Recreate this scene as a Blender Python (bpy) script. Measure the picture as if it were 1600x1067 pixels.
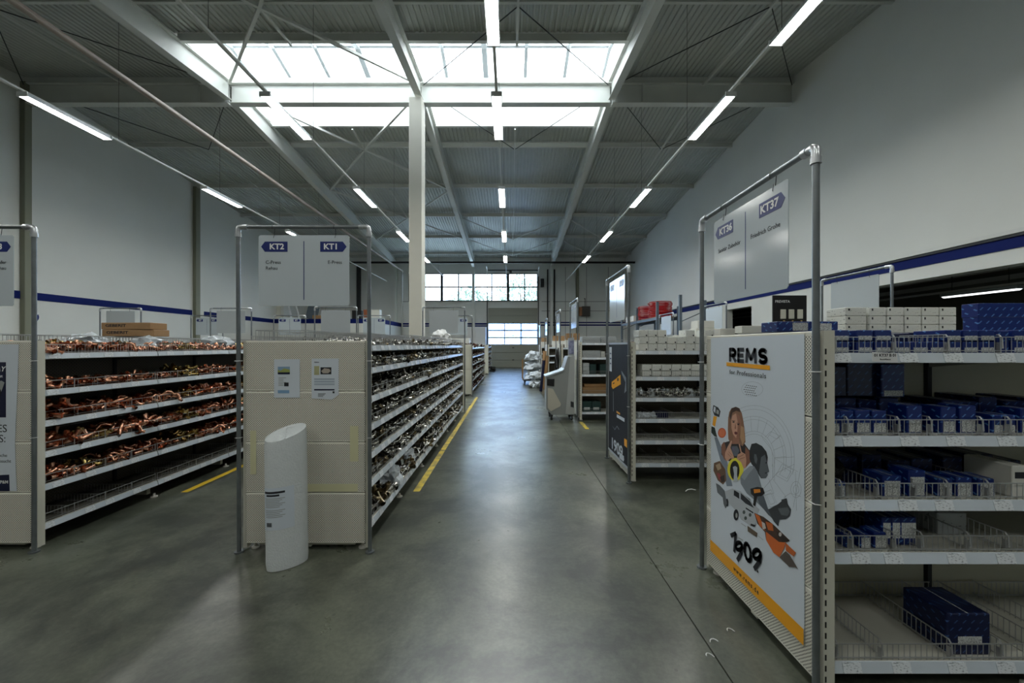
import bpy, math, random
import numpy as np
from mathutils import Vector, Matrix, Euler

for _o in list(bpy.data.objects):
    bpy.data.objects.remove(_o)
SC = bpy.context.scene
COL = SC.collection
PI = math.pi

# ------------------------------------------------------------------ camera, sky, exposure
CAM_H = 1.62
F = 608.0                      # focal length in pixels of the 1600 px wide frame
cam = bpy.data.cameras.new('camera')
cam.sensor_width = 36.0
cam.lens = F / 1600 * 36.0
cam.shift_x = 3.0 / 1600
cam.shift_y = 6.5 / 1600
cam.clip_start = 0.05
cam.clip_end = 300
camo = bpy.data.objects.new('camera', cam)
COL.objects.link(camo)
camo.location = (0, 0, CAM_H)
camo.rotation_euler = (PI / 2, 0, 0)
SC.camera = camo

w = bpy.data.worlds.new('sky')
SC.world = w
w.use_nodes = True
bg = w.node_tree.nodes['Background']
bg.inputs[0].default_value = (0.58, 0.77, 1.0, 1)
bg.inputs[1].default_value = 3.2
LAMP = 15.0
SIDE_LAMP = 0.7
SC.view_settings.view_transform = 'Standard'
SC.view_settings.look = 'None'
SC.view_settings.gamma = 1.0
SC.view_settings.exposure = 2.22
SC.view_settings.use_curve_mapping = False
cy = SC.cycles
cy.use_denoising = True
cy.max_bounces = 7
cy.diffuse_bounces = 4
cy.glossy_bounces = 3
cy.transmission_bounces = 4
cy.transparent_max_bounces = 12
cy.caustics_reflective = False
cy.caustics_refractive = False
cy.sample_clamp_indirect = 4.0
cy.use_adaptive_sampling = False

# ------------------------------------------------------------------ helpers
def lin(c):
    return tuple(((v / 12.92) if v <= 0.04045 else ((v + 0.055) / 1.055) ** 2.4) for v in c)

def rgb(r, g, b):
    return lin((r / 255, g / 255, b / 255)) + (1,)

MATS = {}
def mat(name, col, rough=0.6, metal=0.0, var=0.0, vscale=8.0, spec=0.5, bump=0.0, bscale=60.0, coat=0.0, var2=None):
    if name in MATS:
        return MATS[name]
    m = bpy.data.materials.new(name)
    m.use_nodes = True
    nt = m.node_tree
    b = nt.nodes['Principled BSDF']
    b.inputs['Base Color'].default_value = col
    b.inputs['Roughness'].default_value = rough
    b.inputs['Metallic'].default_value = metal
    b.inputs['Specular IOR Level'].default_value = spec
    b.inputs['Coat Weight'].default_value = coat
    tc = nt.nodes.new('ShaderNodeTexCoord')
    n = nt.nodes.new('ShaderNodeTexNoise')
    n.inputs['Scale'].default_value = vscale
    n.inputs['Detail'].default_value = 6
    nt.links.new(tc.outputs['Object'], n.inputs['Vector'])
    mx = nt.nodes.new('ShaderNodeMix')
    mx.data_type = 'RGBA'
    d = var2 if var2 else tuple(c * 0.55 for c in col[:3]) + (1,)
    mx.inputs['A'].default_value = col
    mx.inputs['B'].default_value = d
    mr = nt.nodes.new('ShaderNodeMapRange')
    mr.inputs['From Min'].default_value = 0.35
    mr.inputs['From Max'].default_value = 0.7
    mr.inputs['To Max'].default_value = max(var, 0.02)
    nt.links.new(n.outputs['Fac'], mr.inputs['Value'])
    nt.links.new(mr.outputs[0], mx.inputs['Factor'])
    nt.links.new(mx.outputs['Result'], b.inputs['Base Color'])
    if bump:
        n2 = nt.nodes.new('ShaderNodeTexNoise')
        n2.inputs['Scale'].default_value = bscale
        nt.links.new(tc.outputs['Object'], n2.inputs['Vector'])
        bp = nt.nodes.new('ShaderNodeBump')
        bp.inputs['Strength'].default_value = bump
        bp.inputs['Distance'].default_value = 0.01
        nt.links.new(n2.outputs['Fac'], bp.inputs['Height'])
        nt.links.new(bp.outputs[0], b.inputs['Normal'])
    MATS[name] = m
    return m

def mnode(nt, op, a, b=None, c=None):
    n = nt.nodes.new('ShaderNodeMath')
    n.operation = op
    for i, v in enumerate((a, b, c)):
        if v is None:
            continue
        if isinstance(v, (int, float)):
            n.inputs[i].default_value = v
        else:
            nt.links.new(v, n.inputs[i])
    return n.outputs[0]

def perforated(name, col, pitch, r, plane):
    """sheet metal with a staggered grid of punched holes, in object space"""
    m = mat(name, col, 0.5, 0.0, 0.12, 3.0)
    nt = m.node_tree
    b = nt.nodes['Principled BSDF']
    tc = nt.nodes['Texture Coordinate']
    sp = nt.nodes.new('ShaderNodeSeparateXYZ')
    nt.links.new(tc.outputs['Object'], sp.inputs[0])
    a = sp.outputs['X' if plane == 'xz' else 'Y']
    z = sp.outputs['Z']
    res = []
    for off in (0.0, 0.5):
        fa = mnode(nt, 'SUBTRACT', mnode(nt, 'FRACT', mnode(nt, 'ADD', mnode(nt, 'DIVIDE', a, pitch), off + 100)), 0.5)
        fz = mnode(nt, 'SUBTRACT', mnode(nt, 'FRACT', mnode(nt, 'ADD', mnode(nt, 'DIVIDE', z, pitch), off + 100)), 0.5)
        d = mnode(nt, 'ADD', mnode(nt, 'MULTIPLY', fa, fa), mnode(nt, 'MULTIPLY', fz, fz))
        res.append(mnode(nt, 'LESS_THAN', d, r * r))
    h = mnode(nt, 'MAXIMUM', res[0], res[1])
    edge = mnode(nt, 'LESS_THAN', mnode(nt, 'ABSOLUTE', mnode(nt, 'SUBTRACT', z, 0.2)), 0.185)
    h = mnode(nt, 'MULTIPLY', h, edge)
    mx = nt.nodes.new('ShaderNodeMix')
    mx.data_type = 'RGBA'
    old = b.inputs['Base Color'].links[0].from_socket
    nt.links.new(h, mx.inputs['Factor'])
    nt.links.new(old, mx.inputs['A'])
    mx.inputs['B'].default_value = (0.012, 0.012, 0.012, 1)
    nt.links.new(mx.outputs['Result'], b.inputs['Base Color'])
    return m

def dashed(name, col, col2, cell=0.035):
    """printed cardboard with slanting light dashes"""
    m = mat(name, col, 0.35, 0.0, 0.1, 5.0)
    nt = m.node_tree
    b = nt.nodes['Principled BSDF']
    tc = nt.nodes['Texture Coordinate']
    sp = nt.nodes.new('ShaderNodeSeparateXYZ')
    nt.links.new(tc.outputs['Object'], sp.inputs[0])
    u = mnode(nt, 'ADD', sp.outputs['X'], sp.outputs['Y'])
    v = mnode(nt, 'ADD', sp.outputs['Z'], mnode(nt, 'MULTIPLY', sp.outputs['Y'], 0.4))
    row = mnode(nt, 'FLOOR', mnode(nt, 'DIVIDE', v, cell))
    fu = mnode(nt, 'FRACT', mnode(nt, 'ADD', mnode(nt, 'DIVIDE', u, cell * 1.15), mnode(nt, 'ADD', mnode(nt, 'MULTIPLY', row, 0.5), 100)))
    fv = mnode(nt, 'FRACT', mnode(nt, 'ADD', mnode(nt, 'DIVIDE', v, cell), 100))
    a = mnode(nt, 'SUBTRACT', fu, 0.5)
    c = mnode(nt, 'SUBTRACT', fv, 0.5)
    p = mnode(nt, 'ABSOLUTE', mnode(nt, 'SUBTRACT', a, mnode(nt, 'MULTIPLY', c, 0.9)))
    q = mnode(nt, 'ABSOLUTE', mnode(nt, 'ADD', c, mnode(nt, 'MULTIPLY', a, 0.3)))
    h = mnode(nt, 'MULTIPLY', mnode(nt, 'LESS_THAN', p, 0.10), mnode(nt, 'LESS_THAN', q, 0.26))
    mx = nt.nodes.new('ShaderNodeMix')
    mx.data_type = 'RGBA'
    old = b.inputs['Base Color'].links[0].from_socket
    nt.links.new(h, mx.inputs['Factor'])
    nt.links.new(old, mx.inputs['A'])
    mx.inputs['B'].default_value = col2
    nt.links.new(mx.outputs['Result'], b.inputs['Base Color'])
    return m

def printed(name, col, ink, sx=60, sz=260, amt=0.5):
    """paper with rows of fine print"""
    m = mat(name, col, 0.5)
    nt = m.node_tree
    b = nt.nodes['Principled BSDF']
    tc = nt.nodes['Texture Coordinate']
    mp = nt.nodes.new('ShaderNodeMapping')
    mp.inputs['Scale'].default_value = (sx, sx, sz)
    n = nt.nodes.new('ShaderNodeTexNoise')
    n.inputs['Scale'].default_value = 1.0
    n.inputs['Detail'].default_value = 2
    nt.links.new(tc.outputs['Object'], mp.inputs[0])
    nt.links.new(mp.outputs[0], n.inputs['Vector'])
    f = mnode(nt, 'GREATER_THAN', n.outputs['Fac'], amt)
    mx = nt.nodes.new('ShaderNodeMix')
    mx.data_type = 'RGBA'
    mx.inputs['A'].default_value = col
    mx.inputs['B'].default_value = ink
    nt.links.new(f, mx.inputs['Factor'])
    nt.links.new(mx.outputs['Result'], b.inputs['Base Color'])
    return m

def emit(name, col, s):
    m = bpy.data.materials.new(name)
    m.use_nodes = True
    nt = m.node_tree
    nt.nodes.remove(nt.nodes['Principled BSDF'])
    e = nt.nodes.new('ShaderNodeEmission')
    e.inputs[0].default_value = col
    e.inputs[1].default_value = s
    nt.links.new(e.outputs[0], nt.nodes['Material Output'].inputs[0])
    return m

def pane_mat(name, tint, gloss=0.06, frost=0.0, fcol=(0.8, 0.85, 0.9, 1)):
    m = bpy.data.materials.new(name)
    m.use_nodes = True
    nt = m.node_tree
    nt.nodes.remove(nt.nodes['Principled BSDF'])
    out = nt.nodes['Material Output']
    t = nt.nodes.new('ShaderNodeBsdfTransparent')
    t.inputs[0].default_value = tint
    g = nt.nodes.new('ShaderNodeBsdfGlossy')
    g.inputs['Roughness'].default_value = 0.05
    mx = nt.nodes.new('ShaderNodeMixShader')
    mx.inputs[0].default_value = gloss
    nt.links.new(t.outputs[0], mx.inputs[1])
    nt.links.new(g.outputs[0], mx.inputs[2])
    last = mx.outputs[0]
    if frost:
        d = nt.nodes.new('ShaderNodeBsdfTranslucent')
        d.inputs[0].default_value = fcol
        n = nt.nodes.new('ShaderNodeTexNoise')
        n.inputs['Scale'].default_value = 9
        n.inputs['Detail'].default_value = 8
        tc = nt.nodes.new('ShaderNodeTexCoord')
        nt.links.new(tc.outputs['Object'], n.inputs['Vector'])
        m2 = nt.nodes.new('ShaderNodeMixShader')
        f = mnode(nt, 'MULTIPLY_ADD', n.outputs['Fac'], 0.8, frost - 0.4)
        nt.links.new(f, m2.inputs[0])
        nt.links.new(last, m2.inputs[1])
        nt.links.new(d.outputs[0], m2.inputs[2])
        last = m2.outputs[0]
    nt.links.new(last, out.inputs[0])
    return m

class MB:
    def __init__(s):
        s.v, s.f = [], []
    def add(s, vs, fs):
        o = len(s.v)
        s.v += [tuple(p) for p in vs]
        s.f += [tuple(i + o for i in f) for f in fs]
        return s
    def box(s, x0, x1, y0, y1, z0, z1):
        return s.add([(x0, y0, z0), (x1, y0, z0), (x1, y1, z0), (x0, y1, z0), (x0, y0, z1), (x1, y0, z1), (x1, y1, z1), (x0, y1, z1)],
                     [(0, 3, 2, 1), (4, 5, 6, 7), (0, 1, 5, 4), (1, 2, 6, 5), (2, 3, 7, 6), (3, 0, 4, 7)])
    def bbox(s, x0, x1, y0, y1, z0, z1, b=0.01):
        """box with chamfered vertical and horizontal edges"""
        def ring(z, i):
            return [(x0 + i, y0 + b, z), (x0 + b, y0 + i, z), (x1 - b, y0 + i, z), (x1 - i, y0 + b, z),
                    (x1 - i, y1 - b, z), (x1 - b, y1 - i, z), (x0 + b, y1 - i, z), (x0 + i, y1 - b, z)]
        vs = ring(z0, b) + ring(z0 + b, 0) + ring(z1 - b, 0) + ring(z1, b)
        fs = [tuple(range(7, -1, -1)), tuple(range(24, 32))]
        for k in range(3):
            for i in range(8):
                j = (i + 1) % 8
                fs.append((k * 8 + i, k * 8 + j, k * 8 + 8 + j, k * 8 + 8 + i))
        return s.add(vs, fs)
    def bar(s, p, q, wd, ht=None):
        """rectangular bar between two points"""
        ht = ht or wd
        p, q = Vector(p), Vector(q)
        d = (q - p).normalized()
        up = Vector((0, 0, 1)) if abs(d.z) < 0.95 else Vector((0, 1, 0))
        a = d.cross(up).normalized() * wd / 2
        b = a.cross(d).normalized() * ht / 2
        vs = [p - a - b, p + a - b, p + a + b, p - a + b, q - a - b, q + a - b, q + a + b, q - a + b]
        return s.add(vs, [(0, 1, 2, 3), (7, 6, 5, 4), (0, 4, 5, 1), (1, 5, 6, 2), (2, 6, 7, 3), (3, 7, 4, 0)])
    def tube(s, pts, r, n=8, cap=True):
        pts = [Vector(p) for p in pts]
        rs = r if isinstance(r, (list, tuple)) else [r] * len(pts)
        rings = []
        ref = None
        for i, p in enumerate(pts):
            d = (pts[min(i + 1, len(pts) - 1)] - pts[max(i - 1, 0)]).normalized()
            if ref is None:
                ref = Vector((0, 0, 1)) if abs(d.z) < 0.9 else Vector((1, 0, 0))
            a = d.cross(ref).normalized()
            b = a.cross(d).normalized()
            ref = b if abs(b.dot(d)) < .9 else ref
            rings.append([p + (a * math.cos(2 * PI * k / n) + b * math.sin(2 * PI * k / n)) * rs[i] for k in range(n)])
        vs = [q for rg in rings for q in rg]
        fs = []
        for i in range(len(pts) - 1):
            for k in range(n):
                j = (k + 1) % n
                fs.append((i * n + k, i * n + n + k, i * n + n + j, i * n + j))
        if cap:
            fs.append(tuple(range(n)))
            fs.append(tuple(range(len(vs) - 1, len(vs) - 1 - n, -1)))
        return s.add(vs, fs)
    def prism(s, poly, a0, a1, axis='y'):
        n = len(poly)
        def P(u, v, a):
            return {'y': (u, a, v), 'x': (a, u, v), 'z': (u, v, a)}[axis]
        vs = [P(u, v, a0) for u, v in poly] + [P(u, v, a1) for u, v in poly]
        fs = [tuple(range(n)), tuple(range(2 * n - 1, n - 1, -1))]
        for i in range(n):
            j = (i + 1) % n
            fs.append((i, i + n, j + n, j))
        return s.add(vs, fs)
    def mesh(s, name, m=None):
        me = bpy.data.meshes.new(name)
        me.from_pydata(s.v, [], s.f)
        if m:
            me.materials.append(m)
        me.update()
        return me
    def build(s, name, m, parent=None, loc=(0, 0, 0), smooth=False):
        me = s.mesh(name, m)
        fix(me)
        if smooth:
            smoothen(me)
        return link(name, me, parent, loc)

def fix(me):
    import bmesh
    bm = bmesh.new()
    bm.from_mesh(me)
    bmesh.ops.recalc_face_normals(bm, faces=bm.faces)
    bm.to_mesh(me)
    bm.free()

def smoothen(me, ang=0.7):
    me.shade_smooth()
    try:
        me.set_sharp_from_angle(angle=ang)
    except Exception:
        pass

def link(name, me, parent=None, loc=(0, 0, 0), rot=(0, 0, 0)):
    o = bpy.data.objects.new(name, me)
    COL.objects.link(o)
    o.location = loc
    o.rotation_euler = rot
    if parent:
        o.parent = parent
    return o

CACHE = {}
def inst(name, key, fn, m, parent=None, loc=(0, 0, 0), rot=(0, 0, 0), smooth=False):
    """an object whose mesh is shared by all those with the same key"""
    k = (name, key, m.name)
    if k not in CACHE:
        me = fn().mesh(name, m)
        fix(me)
        if smooth:
            smoothen(me)
        CACHE[k] = me
    return link(name, CACHE[k], parent, loc, rot)

def tag(o, label, cat, group=None, kind=None):
    if label:
        o['label'] = label
    if cat:
        o['category'] = cat
    if group:
        o['group'] = group
    if kind:
        o['kind'] = kind
    return o

def thing(name, label, cat, loc=(0, 0, 0), rotz=0.0, group=None):
    o = bpy.data.objects.new(name, None)
    COL.objects.link(o)
    o.empty_display_size = 0.1
    o.location = loc
    o.rotation_euler = (0, 0, rotz)
    return tag(o, label, cat, group)

def struct(name, mb, m, parent=None, smooth=False):
    o = mb.build(name, m, parent, smooth=smooth)
    if not parent:
        o['kind'] = 'structure'
    return o

def sgroup(name, loc=(0, 0, 0)):
    o = bpy.data.objects.new(name, None)
    COL.objects.link(o)
    o.location = loc
    o['kind'] = 'structure'
    return o

TXT = {}
def text(s, size, m, parent=None, loc=(0, 0, 0), rot=(PI / 2, 0, 0), align='LEFT', bold=0.0, name='lettering', sx=1.0, space=1.0, shear=0.0):
    key = (s, size, align, bold, m.name, space, shear)
    if key not in TXT:
        cu = bpy.data.curves.new('lettering', 'FONT')
        cu.body = s
        cu.size = size
        cu.align_x = align
        cu.align_y = 'CENTER'
        cu.offset = bold
        cu.extrude = 0.0004
        cu.resolution_u = 3
        cu.space_character = space
        cu.shear = shear
        t = bpy.data.objects.new('tmp', cu)
        COL.objects.link(t)
        me = bpy.data.meshes.new_from_object(t)
        bpy.data.objects.remove(t)
        me.materials.clear()
        me.materials.append(m)
        me.name = 'lettering'
        TXT[key] = me
    o = link(name, TXT[key], parent, loc, rot)
    o.scale = (sx, 1, 1)
    return o

def flat(poly, d=0.0006, m=None, name='print', parent=None, loc=(0, 0, 0)):
    """a flat printed patch lying in the x-z plane, facing -y"""
    return MB().prism(poly, -d, 0, 'y').build(name, m, parent, loc)

def rect(x0, x1, z0, z1):
    return [(x0, z0), (x1, z0), (x1, z1), (x0, z1)]

ORD = ['first', 'second', 'third', 'fourth', 'fifth', 'sixth', 'seventh', 'eighth', 'ninth', 'tenth', 'eleventh', 'twelfth',
       'thirteenth', 'fourteenth', 'fifteenth', 'sixteenth', 'seventeenth', 'eighteenth', 'nineteenth', 'twentieth']
rnd = random.Random(7)
nrs = np.random.RandomState(3)

# ------------------------------------------------------------------ materials
M_wall = mat('wall_paint', rgb(222, 224, 219), 0.8, 0, 0.12, 0.6, bump=0.05, bscale=30)
M_wall_grey = mat('wall_concrete', rgb(222, 224, 220), 0.8, 0, 0.2, 0.7, bump=0.05)
M_stripe = mat('blue_stripe', rgb(6, 26, 96), 0.7, spec=.2)
M_dark = mat('dark_trim', rgb(38, 42, 44), 0.6)
M_black = mat('black_matt', rgb(16, 17, 18), 0.6)
M_roof = mat('roof_sheet', rgb(186, 190, 184), 0.42, 0.1, 0.15, 1.5)
M_beam = mat('beam_paint', rgb(206, 208, 202), 0.5, 0, 0.12, 2)
M_beam_olive = mat('column_olive', rgb(128, 130, 112), 0.6)
M_column = mat('column_paint', rgb(216, 214, 202), 0.6, 0, 0.08, 3)
M_curb = mat('curb_white', rgb(236, 236, 232), 0.6)
M_pipe_old = mat('pipe_beige', rgb(176, 162, 152), 0.45, 0.1, 0.2, 4)
M_cream = mat('cream_enamel', rgb(212, 211, 197), 0.45, 0, 0.08, 4)
M_shelf = mat('shelf_enamel', rgb(190, 190, 180), 0.4, 0, 0.12, 5)
M_perf = perforated('cream_perforated', rgb(222, 220, 208), 0.0172, 0.20, 'xz')
M_perfb = perforated('back_perforated', rgb(104, 96, 82), 0.03, 0.13, 'yz')  # shade inside the shelving is put into this dark brown
M_shelf_shade = mat('shelf_shade', rgb(92, 90, 82), 0.5, 0.2, 0.2, 6)  # board colour carries the gloom between the shelves
M_yellow2 = mat('fresh_yellow', rgb(228, 190, 44), 0.55, 0, 0.15, 6)
M_plainb = mat('back_plain', rgb(190, 188, 168), 0.5, 0, 0.08, 4)
M_rail = mat('price_rail_plastic', rgb(196, 206, 214), 0.25, 0, 0.1, 10)
M_ticket = printed('price_ticket', rgb(214, 220, 224), rgb(140, 146, 152), 70, 300, 0.6)
M_wire = mat('wire_zinc', rgb(186, 188, 188), 0.42, 0.7)
M_galv = mat('galvanised_pipe', rgb(132, 138, 142), 0.36, 0.75, 0.35, 14)
M_fit = mat('malleable_fitting', rgb(196, 200, 204), 0.3, 0.85)
M_foot = mat('foot_plastic', rgb(206, 204, 196), 0.5)
M_sign = mat('sign_board', rgb(188, 198, 204), 0.14, 0, 0.02, spec=0.6)
M_signback = mat('sign_back', rgb(178, 186, 190), 0.3)
M_signblue = mat('sign_blue', rgb(6, 32, 104), 0.35)
M_white = mat('white_plain', rgb(228, 230, 230), 0.5)
M_ink = mat('ink', rgb(22, 26, 34), 0.6)
M_navy = mat('navy_print', rgb(10, 16, 52), 0.4)
M_orange = mat('orange_print', rgb(236, 164, 16), 0.4)
M_poster = mat('poster_white', rgb(204, 213, 222), 0.35)
M_yellow = mat('floor_yellow', rgb(214, 188, 60), 0.6, 0, 0.8, 9, var2=rgb(104, 104, 84))
M_copper = mat('copper', rgb(248, 188, 156), 0.25, 1.0, 0.75, 40, var2=rgb(150, 92, 70))
M_copper_dark = mat('copper_dark', rgb(74, 46, 36), 0.45, 0.7, 0.6, 50)  # dark copper; in the bed it stands for shade between fittings
M_steel = mat('bright_steel', rgb(240, 238, 232), 0.2, 1.0, 0.7, 40, var2=rgb(84, 80, 70))
M_brass = mat('brass', rgb(196, 170, 110), 0.25, 1.0, 0.3, 40)
M_heap = mat('heap_dark', rgb(60, 58, 56), 0.5, 0.5, 0.7, 60)  # dark bed colour stands for shade between the steel fittings
M_bluebox = dashed('blue_carton', rgb(4, 34, 108), rgb(84, 130, 190))
M_bluebox_dk = dashed('navy_carton', rgb(4, 16, 60), rgb(50, 80, 130))
M_sticker = printed('box_sticker', rgb(214, 218, 216), rgb(120, 122, 124), 240, 300, 0.56)
M_barcode = printed('barcode', rgb(210, 212, 210), rgb(20, 20, 20), 420, 4, 0.5)
M_whitebox = printed('white_carton', rgb(216, 218, 212), rgb(140, 144, 142), 40, 120, 0.64)
M_whiteplain = mat('white_carton_plain', rgb(222, 222, 214), 0.55)
M_brown = mat('brown_cardboard', rgb(168, 132, 92), 0.7, 0, 0.2, 10)
M_tan = mat('tan_wood', rgb(150, 116, 76), 0.6, 0, 0.3, 8)
M_greenbox = mat('dark_green_carton', rgb(28, 56, 54), 0.5)
M_greybox = printed('silver_carton', rgb(176, 182, 184), rgb(120, 126, 130), 30, 60, 0.63)
M_foam = mat('foam_white', rgb(214, 220, 222), 0.5, 0, 0.2, 30, bump=0.5, bscale=90, var2=rgb(190, 198, 200))
M_film = mat('clear_film', rgb(206, 214, 220), 0.16, 0, 0.3, 12, bump=0.8, bscale=25)
M_red = mat('red_pipe', rgb(176, 24, 30), 0.35, 0, 0.2, 20)
M_kiosk = mat('kiosk_grey', rgb(150, 154, 152), 0.4)
M_kiosk_lt = mat('kiosk_cream', rgb(196, 192, 178), 0.45)
M_rack = mat('rack_blue_grey', rgb(100, 112, 122), 0.5, 0.2)
M_lamp = emit('lamp_tube', (1.0, 1.0, 0.94, 1), LAMP)
M_lamp2 = emit('side_lamp_tube', (0.9, 0.96, 1.0, 1), SIDE_LAMP)
M_glass = pane_mat('window_glass', (0.95, 0.97, 0.98, 1))
M_sky_glass = pane_mat('roof_glass', (0.74, 0.60, 0.48, 1), 0.05, 0.06, (0.95, 0.84, 0.73, 1))
M_door_glass = pane_mat('door_glass', (0.6, 0.68, 0.80, 1), 0.05, 0.5, (0.5, 0.6, 0.78, 1))

# concrete floor
M_floor = mat('floor_concrete', rgb(90, 93, 84), 0.32, 0.0, 0.9, 0.5, var2=rgb(56, 60, 53), bump=0.03, bscale=3)
nt = M_floor.node_tree
bs = nt.nodes['Principled BSDF']
bs.inputs['Specular IOR Level'].default_value = 0.95
tc = nt.nodes['Texture Coordinate']
n1 = nt.nodes.new('ShaderNodeTexNoise')
n1.inputs['Scale'].default_value = 1.15
n1.inputs['Detail'].default_value = 12
n1.inputs['Roughness'].default_value = 0.72
n1.inputs['Distortion'].default_value = 0.25
geo = nt.nodes.new('ShaderNodeNewGeometry')
nt.links.new(geo.outputs['Position'], n1.inputs['Vector'])
nt.links.new(geo.outputs['Position'], nt.nodes['Noise Texture'].inputs['Vector'])
old = bs.inputs['Base Color'].links[0].from_socket
m3 = nt.nodes.new('ShaderNodeMix')
m3.data_type = 'RGBA'
m3.blend_type = 'MULTIPLY'
m3.inputs['Factor'].default_value = 1.0
cr = nt.nodes.new('ShaderNodeValToRGB')
cr.color_ramp.elements[0].position = 0.42
cr.color_ramp.elements[0].color = (0.42, 0.45, 0.42, 1)
cr.color_ramp.elements[1].position = 0.58
cr.color_ramp.elements[1].color = (1.35, 1.37, 1.28, 1)
nt.links.new(n1.outputs['Fac'], cr.inputs[0])
nt.links.new(old, m3.inputs['A'])
nt.links.new(cr.outputs[0], m3.inputs['B'])
# fine grain and scattered dark specks
n4 = nt.nodes.new('ShaderNodeTexNoise')
n4.inputs['Scale'].default_value = 42
n4.inputs['Detail'].default_value = 5
nt.links.new(geo.outputs['Position'], n4.inputs['Vector'])
vo = nt.nodes.new('ShaderNodeTexVoronoi')
vo.inputs['Scale'].default_value = 3.2
nt.links.new(geo.outputs['Position'], vo.inputs['Vector'])
spk = mnode(nt, 'MULTIPLY_ADD', mnode(nt, 'LESS_THAN', vo.outputs['Distance'], 0.035), -0.45, 1.0)
g4 = mnode(nt, 'MULTIPLY', mnode(nt, 'MULTIPLY_ADD', n4.outputs['Fac'], 0.9, 0.55), spk)
m5 = nt.nodes.new('ShaderNodeVectorMath')
m5.operation = 'SCALE'
nt.links.new(m3.outputs['Result'], m5.inputs[0])
nt.links.new(g4, m5.inputs['Scale'])
nt.links.new(m5.outputs[0], bs.inputs['Base Color'])
rr = nt.nodes.new('ShaderNodeMapRange')
rr.inputs['From Min'].default_value = 0.3
rr.inputs['From Max'].default_value = 0.7
rr.inputs['To Min'].default_value = 0.37
rr.inputs['To Max'].default_value = 0.25
nt.links.new(n1.outputs['Fac'], rr.inputs['Value'])
nt.links.new(rr.outputs[0], bs.inputs['Roughness'])

# ------------------------------------------------------------------ the hall
XL, XR, Y0, YB = -14.6, 8.5, -6.0, 28.6
RIDGE = 11.7
def zr(y):
    return 9.68 - 0.0955 * abs(y - RIDGE)
RAFT = (-8.4, -2.68, 3.03)
SX0, SX1, SY0, SY1 = -8.4, 3.03, 9.85, 13.65

fl = sgroup('floor')
MB().box(XL - .3, XR + 6, Y0 - .3, YB + .3, -0.2, -0.012).build('joint_bed', M_dark, fl)
xs = [XL - .3, -10.6, -4.75, 1.07, 6.9, XR + 6]
ys = [Y0 - .3, 0.0 - 5.8 + 6.0, 6.0, 11.8, 17.6, 23.4, YB + .3]
for i in range(5):
    for j in range(6):
        MB().box(xs[i] + .004, xs[i + 1] - .004, ys[j] + .003, ys[j + 1] - .003, -0.05, 0.0).build('slab', M_floor, fl)

# right wall with the openings to the next hall
ZO0, ZO1 = 0.9, 3.02
wr = MB()
for (a, b, z0, z1) in ((Y0, YB, ZO1, 10.2), (Y0, YB, 0, ZO0), (9.3, 13.7, ZO0, ZO1), (15.3, YB, ZO0, ZO1)):
    wr.box(XR, XR + .25, a, b, z0, z1)
struct('wall_right', wr, M_wall)
struct('trim_1', MB().box(XR - .02, XR, Y0, YB, 3.26, 3.45), M_stripe)
struct('trim_2', MB().box(XR - .07, XR, Y0, YB, 3.50, 3.53).box(XR - .07, XR - .05, Y0, YB, 3.53, 3.57), M_wall_grey)
struct('trim_3', MB().box(XR - .05, XR, Y0, YB, 3.45, 3.495), M_dark)
struct('trim_4', MB().box(XR - .03, XR + .27, Y0, 9.35, ZO1 - .03, ZO1 + .02), M_wall_grey)
wl = MB().box(XL - .25, XL, Y0, YB, 0, 10.2)
struct('wall_left', wl, M_wall)
struct('trim_5', MB().box(XL, XL + .02, Y0, 17.85, 3.02, 3.25).box(XL, XL + .02, 18.42, 24.0, 3.02, 3.25), M_stripe)
struct('wall_front', MB().box(XL, XR, Y0 - .25, Y0, 0, 10.2), mat('front_wall', rgb(160, 162, 158), .8))

# back wall with the strip windows and the sectional door
DX0, DX1, DZ = -1.62, 2.02, 4.39
WX0, WX1, WZ0, WZ1 = -7.48, 2.02, 4.90, 6.92
wb = MB()
wb.box(XL, XR, YB, YB + .25, WZ1, 10.0)
wb.box(XL, WX0, YB, YB + .25, 0, WZ1)
wb.box(WX1, XR, YB, YB + .25, 0, WZ1)
wb.box(WX0, DX0, YB, YB + .25, 0, WZ0)
wb.box(DX0, DX1, YB, YB + .25, DZ, WZ0)
struct('wall_back', wb, M_wall_grey)
struct('trim_6', MB().box(-8.0, DX0 - .1, YB - .02, YB, 3.16, 3.28).box(-8.0, DX0 - .1, YB - .02, YB, 3.02, 3.11), M_stripe)
struct('trim_7', MB().box(DX1 + .2, XR, YB - .02, YB, 3.27, 3.36).box(DX1 + .2, XR, YB - .02, YB, 3.08, 3.18), M_stripe)
tb = MB()
tb.box(-8.0, WX0, YB - .02, YB, 4.84, 4.88).box(DX1 + .3, XR, YB - .02, YB, 4.84, 4.88).box(WX0, WX1, YB - .05, YB, 4.84, 4.9)
tb.box(DX1 + .3, XR, YB - .02, YB, 4.15, 4.19)
for x in (4.05, 5.6, 7.2):
    tb.box(x, x + .03, YB - .02, YB, 0, 7.4)
struct('trim_8', tb, mat('joint_grey', rgb(130, 132, 128), 0.7))

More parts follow.
